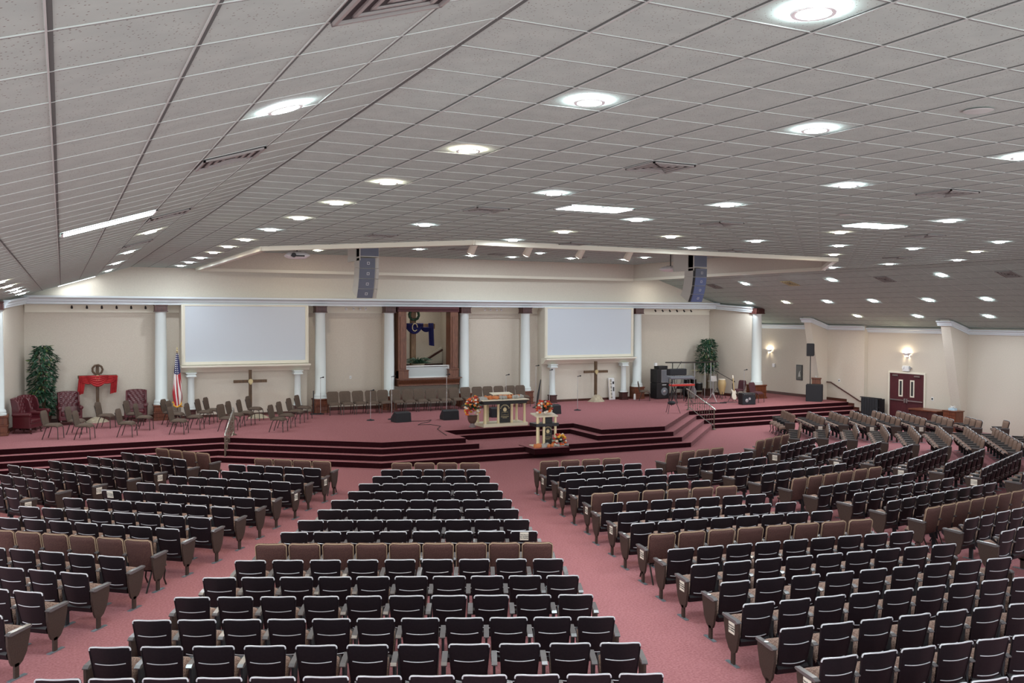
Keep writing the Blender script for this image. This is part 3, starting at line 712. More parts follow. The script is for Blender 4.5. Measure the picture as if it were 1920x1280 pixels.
for i, (x, y, a, lab) in enumerate([(-1.02, 34.42, -118, 'burgundy leather wingback at far left, front one of the pair'), (-.85, 35.4, -125, 'burgundy leather wingback at far left, rear one of the pair'), (.22, 36.3, -172, 'burgundy leather wingback between the ficus and the red draped cross'), (2.42, 36.3, -188, 'burgundy leather wingback between red draped cross and column')]):
    if i == 0: wg.location = (x, y, ST); wg.rotation_euler[2] = R(a); wg['label'] = lab
    else: copy_thing(wg, (x, y, ST), R(a), lab)

# ================================================================== ALTAR, LECTERN, URN
def emblem(x, y, z, s_):
    e = MB()
    for k in range(9):
        a = PI * (.12 + .76 * k / 8); e.box((x + s_ * .42 * math.cos(a), y, z + s_ * (.16 + .42 * math.sin(a))), (.028 * s_ * 2.2, .006, .055 * s_ * 1.6), ry=-(a - PI / 2))
    e.lathe([(.06 * s_, -.004), (.17 * s_, -.004), (.17 * s_, .004), (.06 * s_, .004)], (x, y, z + .18 * s_), 16, 'y')
    e.box((x, y - .002, z + .3 * s_), (.03 * s_, .008, .26 * s_)); e.box((x, y - .002, z + .33 * s_), (.16 * s_, .008, .03 * s_))
    for q in (-1, 1):
        e.add([(x, y - .004, z - .26 * s_), (x + q * .34 * s_, y - .004, z - .30 * s_), (x + q * .27 * s_, y - .004, z - .02 * s_), (x, y - .004, z - .06 * s_), (x, y + .004, z - .26 * s_), (x + q * .34 * s_, y + .004, z - .30 * s_), (x + q * .27 * s_, y + .004, z - .02 * s_), (x, y + .004, z - .06 * s_)], [(0, 1, 5, 4), (1, 2, 6, 5), (2, 3, 7, 6)])
        e.tube([(x, y - .006, z - .26 * s_), (x + q * .34 * s_, y - .006, z - .30 * s_), (x + q * .27 * s_, y - .006, z - .02 * s_), (x, y - .006, z - .06 * s_)], .012 * s_, 5)
    for k in range(9): e.box((x + (k - 4) * .085 * s_, y, z - .42 * s_), (.05 * s_, .006, .05 * s_))
    for k in range(5): e.box((x + (k - 2) * .085 * s_, y, z - .53 * s_), (.05 * s_, .006, .04 * s_))
    return e
AX, AY, AR = 14.22, 29.72, R(0)
t = thing('communion_table', 'pillared communion table with cream columns and gold emblem panel', 'table', (AX, AY, ST), AR)
p = MB(); p.bb(-.88, .88, -.42, .42, 0, .12); p.build('base', M['altar'], t, bevel=.01)
p = MB(); p.bb(-.90, .90, -.42, .42, .88, .93); p.bb(-.85, .85, -.38, .38, .80, .88); p.mi = 1; p.bb(-.92, .92, -.44, .44, .93, .96); p.build('table_top', [M['dark'], M['altar']], t, bevel=.004)
for x, y in ((-.78, -.32), (-.68, -.05), (-.78, .32), (-.40, .30), (-.27, -.32), (.27, -.32), (.36, .30), (.42, .25), (.78, -.32), (.78, .32)):
    MB().lathe([(.055, .12), (.055, .15), (.045, .16), (.043, .77), (.055, .78), (.055, .80)], (x, y, 0), 14).build('pillar', M['brass'], t, smooth=50)
pn = MB().bb(-.22, .22, -.30, -.26, .13, .80).build('emblem_panel', M['dark'], t)
emblem(0, -.305, .52, .42).build('emblem', M['gold'], pn)
t = thing('table_decoration', 'orange and grey draped tulle lying on the communion table', 'cloth', (AX, AY, ST + .96), AR)
def blob_cloth(mb, x0, x1, y, z, r, seed, n=14):
    rnd = random.Random(seed); pts = []; rr = []
    for i in range(n): pts.append((x0 + (x1 - x0) * i / (n - 1), y + rnd.uniform(-.05, .05), z + r * rnd.uniform(.6, 1.0))); rr.append(r * rnd.uniform(.6, 1.25))
    mb.tube(pts, rr, 9)
o_ = MB(); blob_cloth(o_, -.70, -.05, -.10, 0, .08, 1); blob_cloth(o_, .05, .45, -.06, 0, .08, 2); blob_cloth(o_, .5, .75, 0, 0, .07, 3); o_.build('orange_tulle', M['ocloth'], t, smooth=60)
o_ = MB(); blob_cloth(o_, -.95, -.62, -.16, -.05, .085, 4); blob_cloth(o_, -.10, .12, -.16, 0, .07, 5); blob_cloth(o_, .42, .60, -.1, 0, .07, 6); blob_cloth(o_, .7, .88, 0, 0, .07, 7); o_.build('grey_tulle', M['gauze'], t, smooth=60)
t = thing('book_stand', 'low pale stand on top of the communion table', 'stand', (AX, AY + .12, ST + .96), AR)
MB().box((.05, 0, .18), (.80, .34, .025), rx=R(8)).build('stand_top', M['altar'], t, bevel=.005)
for x in (-.2, .35): MB().bb(x - .03, x + .03, -.05, .05, 0, .18).build('stand_leg', M['brass'], t)
# lectern
LX, LY, LZ = 14.16, 26.35, .34
t = thing('lectern', 'tall pillared lectern with gold emblem on the centre step', 'lectern', (LX, LY, LZ), 0)
MB().bb(-.42, .42, -.24, .24, 0, .03).build('base', M['altar'], t, bevel=.005)
for x, y in ((-.33, -.18), (-.20, .0), (.33, -.18), (.20, .14), (-.10, -.19)):
    MB().lathe([(.05, .03), (.05, .06), (.042, .07), (.042, .98)], (x, y, 0), 14).build('pillar', M['brass'], t, smooth=50)
MB().bb(-.42, .42, -.26, .22, .66, .76).build('shelf', M['black'], t, bevel=.006)
p = MB(); p.box((0, -.02, 1.02), (.80, .46, .04), rx=R(10)); p.build('reading_top', M['altar'], t, bevel=.006)
pn = MB().bb(-.12, .24, -.14, -.11, .05, .96).build('emblem_panel', M['dark'], t)
emblem(.07, -.15, .42, .36).build('emblem', M['gold'], pn)
def flowers(name, label, loc, R_, H, n, seed, cat='flowers', urn=False, flat=1.0):
    t = thing(name, label, cat, loc); rnd = random.Random(seed)
    z0 = 0
    if urn:
        MB().lathe([(.12, 0), (.12, .05), (.08, .08), (.08, .14)], n=18).build('urn_foot', M['potg'], t, smooth=True)
        MB().lathe([(.08, .14), (.13, .18), (.17, .28), (.175, .40), (.19, .42), (.16, .42)], n=20).build('urn', M['pot'], t, smooth=True)
        z0 = .42
    cols = {'orange_blooms': M['orange'], 'red_blooms': M['redf'], 'cream_blooms': M['whitef'], 'yellow_blooms': M['yel']}
    mbs = {k: MB() for k in cols}
    for i in range(n):
        a = rnd.uniform(0, 2 * PI); e = rnd.uniform(0, 1); q = R_ * math.sqrt(1 - e ** 2 * .8) * rnd.uniform(.75, 1.0)
        p = (q * math.cos(a), q * math.sin(a) * .8 * flat, z0 + H * e * rnd.uniform(.85, 1.05) + .04)
        mbs[rnd.choice(['orange_blooms', 'orange_blooms', 'red_blooms', 'red_blooms', 'cream_blooms', 'cream_blooms', 'yellow_blooms'])].ball(p, rnd.uniform(.032, .058), 7, 4, .75)
    for k, m_ in mbs.items(): m_.build(k, cols[k], t, smooth=True)
    f = MB(); fronds(f, (0, 0, z0 + H * .3), 70, R_ * 1.15, seed + 1, 1.3, .018); f.build('foliage', M['leaf'], t)
    return t
flowers('flower_urn', 'orange and cream autumn flowers in a brown urn left of altar', (13.04, 29.62, ST), .32, .62, 95, 3, urn=True)
flowers('flower_arrangement', 'round orange and white bouquet on top of the lectern', (LX + .02, LY + .02, LZ + 1.06), .31, .40, 75, 5)
flowers('flower_arrangement', 'autumn flowers spilling at the right foot of the lectern', (14.62, 26.10, .34), .26, .34, 60, 8)
t = thing('tulle_garland', 'orange and grey tulle around the foot of the lectern', 'cloth', (LX, 26.0, .34))
o_ = MB(); blob_cloth(o_, -.52, -.25, 0, 0, .07, 11); blob_cloth(o_, -.05, .15, -.02, 0, .06, 12); o_.build('orange_tulle', M['ocloth'], t, smooth=60)
o_ = MB(); blob_cloth(o_, -.28, -.02, -.02, 0, .07, 13); blob_cloth(o_, .15, .7, 0, 0, .05, 14); o_.build('grey_tulle', M['gauze'], t, smooth=60)
# ================================================================== MICROPHONE STANDS, MONITORS
def mic_stand(label, x, y, h, tilt=0, boom=None, group='microphone stands on the stage'):
    t = thing('microphone_stand', label, 'microphone stand', (x, y, ST), 0, group)
    MB().lathe([(.15, 0), (.15, .015), (.12, .03), (.03, .045), (.02, .06)], n=22).build('base', M['blackm'], t, smooth=50)
    MB().lathe([(.013, .03), (.013, h * .55), (.018, h * .55), (.018, h * .55 + .06), (.009, h * .55 + .07), (.009, h)], n=10).build('pole', M['steel'], t, smooth=True)
    m_ = MB(); a = Vector((-.02, 0, h)); b = Vector((.10 * math.cos(tilt), -.06, h + .03)) 
    m_.tube([a, a.lerp(b, .5), b], [.012, .014, .018], 8); m_.ball(b, .032, 8, 6); m_.build('microphone', M['blackm'], t, smooth=True)
    return t
for lab, x, y, h in (('microphone stand in front of the column right of left screen', 9.23, 36.0, 1.45), ('microphone stand standing alone before the taupe row, nearest left', 10.39, 33.11, 1.12),
        ('microphone stand directly behind the left floor monitor', 11.22, 33.1, 1.62), ('microphone stand before the sill of the baptistry frame', 13.55, 33.3, 1.62),
        ('microphone stand seen behind the communion table', 16.1, 33.2, 1.55), ('tall microphone stand left of the right screen, left of the pair', 18.25, 34.7, 1.8), ('microphone stand left of the right screen, right of the pair', 18.75, 34.4, 1.62),
        ('microphone stand left of the plain right cross', 19.37, 33.07, 1.42), ('microphone stand behind the combo amplifier by the end column', 28.55, 33.4, 1.45)):
    mic_stand(lab, x, y, h)
t = thing('instrument_stand', 'short black stand beside the column right of left screen', 'stand', (8.95, 36.0, ST)); MB().tube([(0, 0, 0), (0, 0, .95)], .02, 8).build('pole', M['black'], t); MB().bb(-.12, .12, -.08, .08, 0, .05).build('base', M['black'], t)
t = thing('instrument_stand', 'slanted black stand between flowers and the microphone pair', 'stand', (18.1, 34.2, ST)); MB().tube([(-.1, 0, 0), (.0, 0, .6), (.12, 0, 1.25)], [.02, .045, .02], 8).build('pole', M['black'], t)
def monitor(label, x, y, rz):
    t = thing('floor_monitor', label, 'speaker', (x, y, ST), rz, 'black floor monitors on the stage')
    MB().prism([(-.24, 0), (.24, 0), (.20, .34), (.02, .38), (-.26, .12)], -.31, .31, 'x').build('cabinet', M['blackm'], t, bevel=.012)
    MB().add([(-.29, -.262, .135), (.29, -.262, .135), (.29, .01, .375), (-.29, .01, .375), (-.29, -.275, .145), (.29, -.275, .145), (.29, -.003, .385), (-.29, -.003, .385)], [(0, 1, 2, 3), (4, 5, 6, 7), (0, 1, 5, 4), (1, 2, 6, 5), (2, 3, 7, 6), (3, 0, 4, 7)]).build('grille', M['cloth_black'], t)
    MB().prism([(-.06, .17), (.06, .17), (.06, .23), (-.06, .23)], -.315, .315, 'x').build('side_handle', M['black'], t)
for a in (('black floor monitor left of centre, left one, cable running from it', 11.3, 32.25, PI + .12), ('black floor monitor between left monitor and flower urn', 13.22, 32.2, PI - .05), ('black floor monitor seen behind the communion table pillars', 15.25, 32.3, PI), ('black floor monitor right of the lectern bouquet', 17.75, 32.35, PI)): monitor(*a)
cb = MB(); cb.tube([(11.65, 32.2, ST + .012), (12.15, 32.0, ST + .012), (12.5, 32.25, ST + .012), (12.2, 31.7, ST + .012), (11.75, 31.35, ST + .012), (11.5, 31.0, ST + .012), (11.95, 30.9, ST + .012), (12.1, 30.3, ST + .012), (11.7, 29.6, ST + .012), (11.5, 28.7, ST + .012), (11.35, 27.9, ST + .012)], .010, 6)
tag(cb.build('cable', M['black'], smooth=True), 'thin black cable snaking from left floor monitor to the step', 'cable')

# ================================================================== BAND AREA
t = thing('amplifier_stack', 'tall black bass amplifier stack with grey grille by right column', 'amplifier', (25.75, 36.15, ST))
MB().bb(-.36, .34, -.25, .30, .03, .76).build('lower_cabinet', M['black'], t, bevel=.015)
MB().bb(-.36, .34, -.25, .30, .77, 1.42).build('upper_cabinet', M['black'], t, bevel=.015)
MB().bb(-.22, .28, -.22, .20, 1.43, 1.58).build('amplifier_head', M['black'], t, bevel=.01)
MB().bb(-.10, .30, -.275, -.25, .80, 1.38).build('upper_grille', M['amp'], t)
q = MB(); 
for z0, z1 in ((.79, .805), (1.375, 1.39)): q.bb(-.11, .31, -.28, -.25, z0, z1)
for x0 in (-.115, .30): q.bb(x0, x0 + .012, -.28, -.25, .79, 1.39)
q.build('grille_frame', M['silver'], t)
MB().lathe([(.02, -.27), (.17, -.27), (.19, -.255), (.19, -.25)], (.08, 0, .36), 24, 'y').build('speaker_cone', M['amp'], t, smooth=50)
MB().lathe([(.01, -.285), (.07, -.28), (.08, -.268)], (.08, 0, .36), 16, 'y').build('dust_cap', M['silver'], t, smooth=50)
MB().bb(-.06, .18, -.262, -.25, .66, .69).build('badge', M['white'], t)
tag(MB().bb(-.06, .06, -.05, .05, 0, .14).build('box', M['white'], loc=(25.45, 36.1, ST + 1.58)), 'small white box on top of the bass amplifier stack', 'box')

def tri_stand(t, h, r=.3, m=None):
    m = m or M['black']
    MB().tube([(0, 0, h * .3), (0, 0, h)], .014, 8).build('pole', m, t)
    for k in range(3):
        a = 2 * PI * k / 3 + .5; MB().tube([(0, 0, h * .45), (r * math.cos(a), r * math.sin(a), 0)], .011, 6).build('leg', m, t)
# keyboards on a two tier X stand
t = thing('keyboard_stand', 'black X-shaped two tier keyboard stand', 'stand', (25.35, 33.9, ST), R(-6))
for s_ in (-1, 1):
    for q in (-1, 1): MB().tube([(s_ * .38, q * .28, .03), (s_ * .38, -q * .24, .78)], .02, 8).build('crossed_leg', M['black'], t)
    MB().tube([(s_ * .42, .26, .75), (s_ * .42, .22, 1.06), (s_ * .42, -.12, 1.10)], .017, 8).build('upper_arm', M['black'], t)
def keyboard(label, z, m, L, rx, dy=0):
    t = thing('keyboard', label, 'keyboard', (25.35, 33.9 + dy, ST + z), R(-6))
    MB().box((0, 0, .045), (L, .32, .09), rx=rx).build('body', m, t, bevel=.015)
    k_ = MB(); k_.box((0, .08, .088), (L * .88, .13, .02), rx=rx); k_.build('keys', M['white'], t)
    b = MB()
    for i in range(25):
        if i % 7 not in (2, 6): b.box((-L * .42 + i * L * .035, .055, .101), (L * .014, .08, .014), rx=rx)
    b.build('black_keys', M['black'], t)
keyboard('bright red keyboard on the lower tier of the keyboard stand', .78, M['redkb'], 1.18, 0)
keyboard('dark grey keyboard on the upper tier above the red one', 1.12, M['amp'], 1.25, R(12), .05)
t = thing('keyboard_case', 'black box standing behind the upper keyboard', 'case', (25.55, 34.6, ST)); MB().bb(-.45, .5, -.15, .15, 1.22, 1.52).build('case_body', M['blackm'], t, bevel=.03)
for x in (-.4, .45): MB().tube([(x, 0, 0), (x, 0, 1.22)], .02, 8).build('leg', M['black'], t)
t = thing('laptop', 'open silver laptop with round lid logo behind the keyboards', 'laptop', (27.05, 33.7, ST + .95), R(8))
MB().box((0, .04, .13), (.36, .014, .25), rx=R(-12)).build('lid', M['silver'], t, bevel=.006); MB().bb(-.18, .18, .0, .26, 0, .018).build('keyboard_base', M['silver'], t)
MB().lathe([(.002, 0), (.022, 0), (.022, -.004)], (0, .03, .13), 14, 'y').build('lid_logo', M['white'], t)
t = thing('laptop_stand', 'thin tripod stand under the silver laptop', 'stand', (27.05, 33.8, ST), 0); tri_stand(t, .94, .3, M['silver'])
# drum kit
t = thing('drum_kit', 'dark drum kit crowded behind the clear shield', 'drums', (27.35, 36.0, ST))
MB().lathe([(.25, -.22), (.27, -.22), (.27, .22), (.25, .22)], (0, 0, .29), 26, 'y').build('bass_drum', M['black'], t, smooth=50)
MB().lathe([(.24, -.225), (.275, -.235), (.285, -.20), (.27, -.20)], (0, 0, .29), 26, 'y').build('bass_drum_hoop', M['silver'], t, smooth=50)
for x, y, z, r, h in ((-.25, -.15, .70, .14, .2), (.12, -.18, .70, .15, .2), (.5, -.1, .35, .2, .35), (-.55, -.05, .45, .17, .13)):
    d = MB(); d.lathe([(r, 0), (r, h)], (x, y, z), 20); d.build('drum', M['black'], t, smooth=50)
    d = MB(); d.lathe([(r * .99, h), (r * 1.05, h), (r * 1.05, h + .03), (r * .9, h + .03)], (x, y, z), 20); d.build('drum_rim', M['silver'], t, smooth=50)
for x, y, z, r in ((-.8, -.1, 1.15, .2), (-.3, .1, 1.3, .22), (.45, .1, 1.32, .24), (.85, -.05, 1.1, .2), (-.62, -.2, .95, .17)):
    MB().lathe([(.005, .02), (r * .4, .008), (r, 0), (r, -.004)], (x, y, z), 22).build('cymbal', M['gold'], t, smooth=50)
    MB().tube([(x, y, z), (x * .95, y + .1, 0)], .012, 6).build('cymbal_stand', M['steel'], t)
# shield
t = thing('drum_shield', 'clear drum shield with a long dark curved top panel', 'screen', (27.35, 35.3, ST))
def arc(a0, a1, r, n=14): return [(r * math.sin(a0 + (a1 - a0) * i / n), .95 - r * math.cos(a0 + (a1 - a0) * i / n) * .55) for i in range(n + 1)]
o_ = arc(-1.08, 1.08, 1.78); i_ = arc(-.9, .9, 1.5)
MB().prism(o_ + i_[::-1], 1.72, 1.78).build('top_panel', M['tube'], t, bevel=.004)
for k, a in enumerate((-.86, -.45, -.1, .3, .62, .9)):
    x, y = 1.62 * math.sin(a), .95 - 1.62 * math.cos(a) * .55
    MB().tube([(x, y, 0), (x, y, 1.72)], .022 if k in (0, 4) else .012, 8).build('post', M['silver'] if k else M['tube'], t)
p = arc(-.9, .9, 1.64, 5)
for a, b in zip(p[:-1], p[1:]): MB().prism([a, b, (b[0], b[1] + .01), (a[0], a[1] + .01)], .03, 1.70).build('clear_panel', M['glass'], t)
t = thing('conga_drum', 'tan conga drum right of the shield post', 'drum', (28.55, 35.0, ST)); MB().lathe([(.10, .2), (.13, .3), (.19, .6), (.20, .75), (.155, .92)], n=22).build('shell', M['drum'], t, smooth=True)
MB().lathe([(.155, .90), (.165, .90), (.165, .94), (.02, .95)], n=22).build('drum_head', M['whitef'], t)
for k in range(3): MB().tube([(.12 * math.cos(k * 2.1), .12 * math.sin(k * 2.1), .35), (.25 * math.cos(k * 2.1), .25 * math.sin(k * 2.1), 0)], .012, 6).build('leg', M['black'], t)
t = thing('boom_microphone_stand', 'boom microphone over the drum kit, arm rising right', 'microphone stand', (26.6, 36.15, ST)); tri_stand(t, 1.3); MB().tube([(-.05, 0, 1.15), (.35, 0, 1.68)], .012, 6).build('boom_arm', M['black'], t); MB().tube([(.33, 0, 1.66), (.40, 0, 1.75)], .03, 8).build('microphone', M['blackm'], t)
t = thing('boom_microphone_stand', 'boom microphone stand right of the conga, arm sloping down', 'microphone stand', (28.2, 34.9, ST)); tri_stand(t, 1.2, .35); MB().tube([(-.35, 0, 1.45), (.85, -.1, .85)], .014, 6).build('boom_arm', M['black'], t); MB().tube([(.80, -.1, .88), (.95, -.11, .80)], .03, 8).build('microphone', M['blackm'], t)
# tripod / small stand on the stage front
t = thing('tripod_stand', 'black folding tripod with dark bag at the stage front right', 'stand', (22.3, 30.5, ST))
MB().tube([(0, 0, .3), (0, 0, 1.22)], .012, 8).build('pole', M['black'], t)
for k in range(3): a = 2 * PI * k / 3 - .5; MB().tube([(0, 0, .95), (.36 * math.cos(a), .36 * math.sin(a), 0)], .011, 6).build('leg', M['black'], t)
MB().ball((.02, .02, .42), .17, 10, 6, .5).build('bag', M['blackm'], t, smooth=True); MB().tube([(-.06, 0, 1.22), (.06, 0, 1.30)], .022, 8).build('microphone', M['blackm'], t)
# guitar
t = thing('electric_guitar', 'cream electric guitar leaning on its stand', 'guitar', (27.9, 33.3, ST), R(15))
def gtr(u): return 0
out = [(.0, .0), (.10, .02), (.16, .10), (.16, .20), (.11, .29), (.15, .38), (.14, .46), (.08, .40), (.04, .44), (-.04, .44), (-.08, .42), (-.14, .50), (-.16, .42), (-.11, .30), (-.16, .20), (-.16, .09), (-.09, .01)]
q = MB(); q.prism(out, -.022, .022, 'y'); b_ = q.build('body', M['whitef'], t, bevel=.01); b_.location = (0, 0, .10); b_.rotation_euler = (R(-12), R(8), 0)
q = MB(); q.bb(-.028, .028, -.034, -.012, .40, 1.0); n_ = q.build('neck', M['drum'], t); n_.location = (0, 0, .10); n_.rotation_euler = (R(-12), R(8), 0)
q = MB(); q.bb(-.04, .05, -.034, -.014, 1.0, 1.16); n_ = q.build('headstock', M['whitef'], t, bevel=.01); n_.location = (0, 0, .10); n_.rotation_euler = (R(-12), R(8), 0)
t = thing('guitar_stand', 'black stand holding the cream guitar', 'stand', (27.95, 33.5, ST), R(15)); tri_stand(t, .85, .22)
t = thing('combo_amplifier', 'squat black combo amplifier near the right steps', 'amplifier', (27.65, 32.15, ST), R(-8))
MB().bb(-.34, .34, -.18, .18, 0, .52).build('cabinet', M['black'], t, bevel=.02); MB().bb(-.31, .31, -.195, -.18, .03, .40).build('grille', M['cloth_black'], t)
MB().lathe([(.02, -.20), (.06, -.205), (.08, -.197)], (-.12, 0, .19), 16, 'y').build('speaker_cone', M['silver'], t, smooth=True); MB().lathe([(.02, -.20), (.05, -.205), (.06, -.197)], (.02, 0, .27), 16, 'y').build('tweeter', M['silver'], t, smooth=True)
q = MB()
for i in range(7): q.lathe([(.012, -.20), (.012, -.182)], (-.24 + i * .08, 0, .46), 8, 'y')
q.build('knobs', M['silver'], t)
t = thing('keyboard', 'white keyboard stood on end under the right screen', 'keyboard', (23.3, 36.5, ST), R(4))
MB().box((0, .1, .52), (.34, .06, 1.04), rx=R(-6)).build('body', M['white'], t, bevel=.01)
k_ = MB()
for i in range(20): k_.box((-.09, .065 + .5 * 0, .08 + i * .045), (.13, .03, .035), rx=R(-6))
for i, kk in enumerate(k_.v): k_.v[i] = (kk[0], kk[1] + (kk[2] - .52) * math.tan(R(6)), kk[2])
k_.build('keys', M['whitef'], t)
k_ = MB()
for i in range(20):
    if i % 7 not in (2, 6): k_.box((-.05, .05 + (.10 + i * .045 - .52) * math.tan(R(6)), .10 + i * .045), (.07, .03, .022), rx=R(-6))
k_.box((.09, .055 + .3 * math.tan(R(6)), .80), (.08, .02, .12)); k_.box((.09, .058, .50), (.06, .02, .2)); k_.build('controls', M['dark'], t)
tag(MB().lathe([(.05, 0), (.06, .02), (.045, .26), (.03, .28)], n=12).build('bottle', M['white'], loc=(24.3, 36.15, ST), smooth=True), 'small white bottle beside the right screen short column', 'bottle')
cb = MB(); rnd = random.Random(4)
for k in range(5): cb.tube([(24.9 + k * .5 + rnd.uniform(-.2, .2) + j * .28, 33.2 + rnd.uniform(-.35, .35), ST + .012) for j in range(7)], .010, 5)
tag(cb.build('cable', M['black'], smooth=True), 'tangle of thin cables on carpet below the keyboard stand', 'cable')

# ================================================================== STAIR RAILS
def stair_rail(label, x, y0, z0, y1, z1, x2=None):
    """y0,z0 upper foot on stage; y1,z1 lower foot on the floor"""
    x2 = x if x2 is None else x2
    t = thing('stair_railing', label, 'railing', (x, y0, z0), 0, 'bronze stair railings at the stage steps')
    P0 = Vector((0, 0, 0)); P1 = Vector((x2 - x, y1 - y0, z1 - z0)); up_ = Vector((0, 0, .86))
    for p in (P0, P1):
        q = MB(); q.tube([p, p + up_], .026, 10); q.lathe([(.09, 0), (.09, .02), (.035, .05), (.026, .06)], tuple(p), 14); q.build('post', M['bronze'], t, smooth=60)
    MB().tube([P0 + up_ + Vector((0, .12, .02)), P0 + up_, P1 + up_, P1 + up_ + Vector((0, -.1, -.06))], .027, 10).build('handrail', M['nickel'], t, smooth=True)
    MB().tube([P0 + Vector((0, 0, .14)), P1 + Vector((0, 0, .14))], .02, 8).build('lower_rail', M['nickel'], t)
    for k in range(1, 11):
        q = P0.lerp(P1, k / 11); b = MB(); b.tube([q + Vector((0, 0, .14)), q + Vector((0, 0, .86))], .009, 6)
        b.ball(q + Vector((0, 0, .5 if k % 2 else .34)), .028, 8, 6); 
        if k % 2: b.tube([q + Vector((0, .05 * math.cos(a), .64 + .05 * math.sin(a))) for a in [i * PI / 5 for i in range(10)]], .007, 5, True)
        b.build('baluster', M['bronze'], t, smooth=60)
stair_rail('bronze stair railing at the left steps among taupe chairs', 5.05, 31.0, ST, 29.55, 0, 4.55)
stair_rail('bronze stair railing at the right steps before the keyboards', 23.72, 31.25, ST, 29.55, 0, 23.72)
t = thing('wall_handrail', 'dark wooden handrail sloping down the right wall', 'handrail', (WR - .3, 32.1, 1.47))
MB().tube([(0, .28, .02), (0, .02, .02), (0, -1.72, -.72), (.02, -1.86, -.74)], .03, 10).build('rail', M['darkw'], t, smooth=60)
for k in (.1, .9): MB().tube([(0, .02 - 1.7 * k, -.72 * k), (.07, .02 - 1.7 * k, -.72 * k - .05)], .012, 6).build('bracket', M['black'], t)

# ================================================================== RIGHT WALL
t = thing('subwoofer', 'large black subwoofer box at the right end of stage', 'speaker', (31.66, 32.12, ST), R(42))
MB().bb(-.36, .36, -.36, .36, 0, .78).build('cabinet', M['blackm'], t, bevel=.015); MB().bb(-.33, .33, -.375, -.36, .04, .74).build('grille', M['cloth_black'], t); MB().lathe([(.01, -.385), (.09, -.385), (.10, -.375)], (0, 0, .40), 18, 'y').build('emblem', M['black'], t)
t = thing('pole_speaker', 'small black speaker on a tall pole above the subwoofer', 'speaker', (31.54, 32.27, ST + .78), R(42))
MB().tube([(0, 0, 0), (0, 0, 1.35)], .02, 8).build('pole', M['black'], t); MB().bb(-.19, .19, -.15, .17, 1.33, 1.92).build('cabinet', M['blackm'], t, bevel=.02); MB().bb(-.17, .17, -.165, -.15, 1.36, 1.89).build('grille', M['cloth_black'], t)
t = thing('podium', 'wooden podium standing behind the subwoofer', 'podium', (32.26, 32.6, ST), R(45))
MB().bb(-.28, .28, -.2, .2, 0, 1.0).build('body', M['brownw'], t, bevel=.01); MB().bb(-.31, .31, -.23, .23, 1.0, 1.06).build('top', M['brownw'], t, bevel=.01); MB().bb(-.2, .2, -.21, -.2, .15, .85).build('front_panel', M['brownw'], t)
tag(MB().lathe([(.04, 0), (.05, .02), (.05, .12), (.02, .16), (.02, .18)], n=12).build('bottle', M['white'], loc=(32.26, 32.6, ST + 1.06), smooth=True), 'small white bottle standing on the wooden podium', 'bottle')
def on_wall(name, label, cat, y, z, off=.22): return thing(name, label, cat, (WR - off, y, z), R(-90))   # local -y faces into the room (-X)
t = on_wall('picture_frame', 'narrow dark framed picture left of the pole speaker', 'picture', 34.25, 1.83)
MB().bb(-.21, .21, -.04, 0, -.38, .38).build('frame', M['black'], t, bevel=.006); MB().bb(-.16, .16, -.045, -.035, -.33, .33).build('picture', M['nigh'], t)
q = MB(); q.prism([(-.06, -.22), (.10, -.2), (.06, .02), (.11, .10), (.03, .06), (-.03, -.05)], -.05, -.045, 'y'); q.build('white_figure', M['gauze'], t)
t = on_wall('wall_box', 'small white box on the wall between sconce and picture', 'wall device', 36.06, 2.1); MB().bb(-.08, .08, -.07, 0, -.09, .09).build('cover', M['white'], t, bevel=.01)
for lab, y in (('light switch plate above the sloping wall handrail', 31.68),):
    t = on_wall('light_switch', lab, 'switch', y, 1.6); MB().bb(-.06, .06, -.012, 0, -.07, .07).build('plate', M['white'], t, bevel=.004); MB().bb(-.025, .025, -.02, -.012, -.035, .035).build('toggle', M['dark'], t)
t = on_wall('light_switch', 'light switch plate right of the double doors', 'switch', 26.72, 1.14, 0); MB().bb(-.055, .055, -.012, 0, -.075, .075).build('plate', M['white'], t, bevel=.004); MB().bb(-.03, .03, -.02, -.012, -.045, .045).build('toggle', M['dark'], t)
t = on_wall('security_camera', 'tiny white camera on the wall right of pole speaker', 'camera', 33.0, 2.85); MB().lathe([(.05, 0), (.05, -.05), (.03, -.1), (.03, -.16)], (0, 0, 0), 12, 'y').build('body', M['white'], t, smooth=True)
def sconce(label, y, z, off):
    t = on_wall('wall_sconce', label, 'wall lamp', y, z, off)
    q = MB(); n = 14
    pr = []
    for i in range(n + 1):
        a = PI * i / n; pr.append((.26 * math.cos(a), -.02 - .15 * math.sin(a)))
    bt_ = [(x * .35, -.02 + (yy + .02) * .5) for x, yy in pr]
    q.add([(x, yy, .06) for x, yy in pr] + [(x, yy, -.06) for x, yy in bt_], [(i, i + 1, n + 2 + i, n + 1 + i) for i in range(n)])
    q.build('bowl', M['white'], t, smooth=True)
    q = MB(); q.bb(-.06, .06, -.03, 0, -.12, .08); q.build('back_plate', M['white'], t)
    q = MB(); q.ball((0, -.08, .03), .045, 10, 6); q.build('bulb', M['bulb'], t, smooth=True)
    q = MB(); q.lathe([(.01, -.10), (.03, -.095)], (0, -.06, 0), 8); q.build('finial', M['nickel'], t)
sconce('lit wall sconce on the far wall beside the end column', 36.39, 2.84, .22); sconce('lit wall sconce above the double doors', 28.04, 2.98, 0)
t = thing('light_switch', 'tiny switch plate on the wall panel left of the baptistry', 'switch', (10.82, RY, 2.0)); MB().bb(-.04, .04, -.012, 0, -.06, .06).build('plate', M['white'], t); MB().bb(-.015, .015, -.018, -.012, -.025, .025).build('toggle', M['gauze'], t)
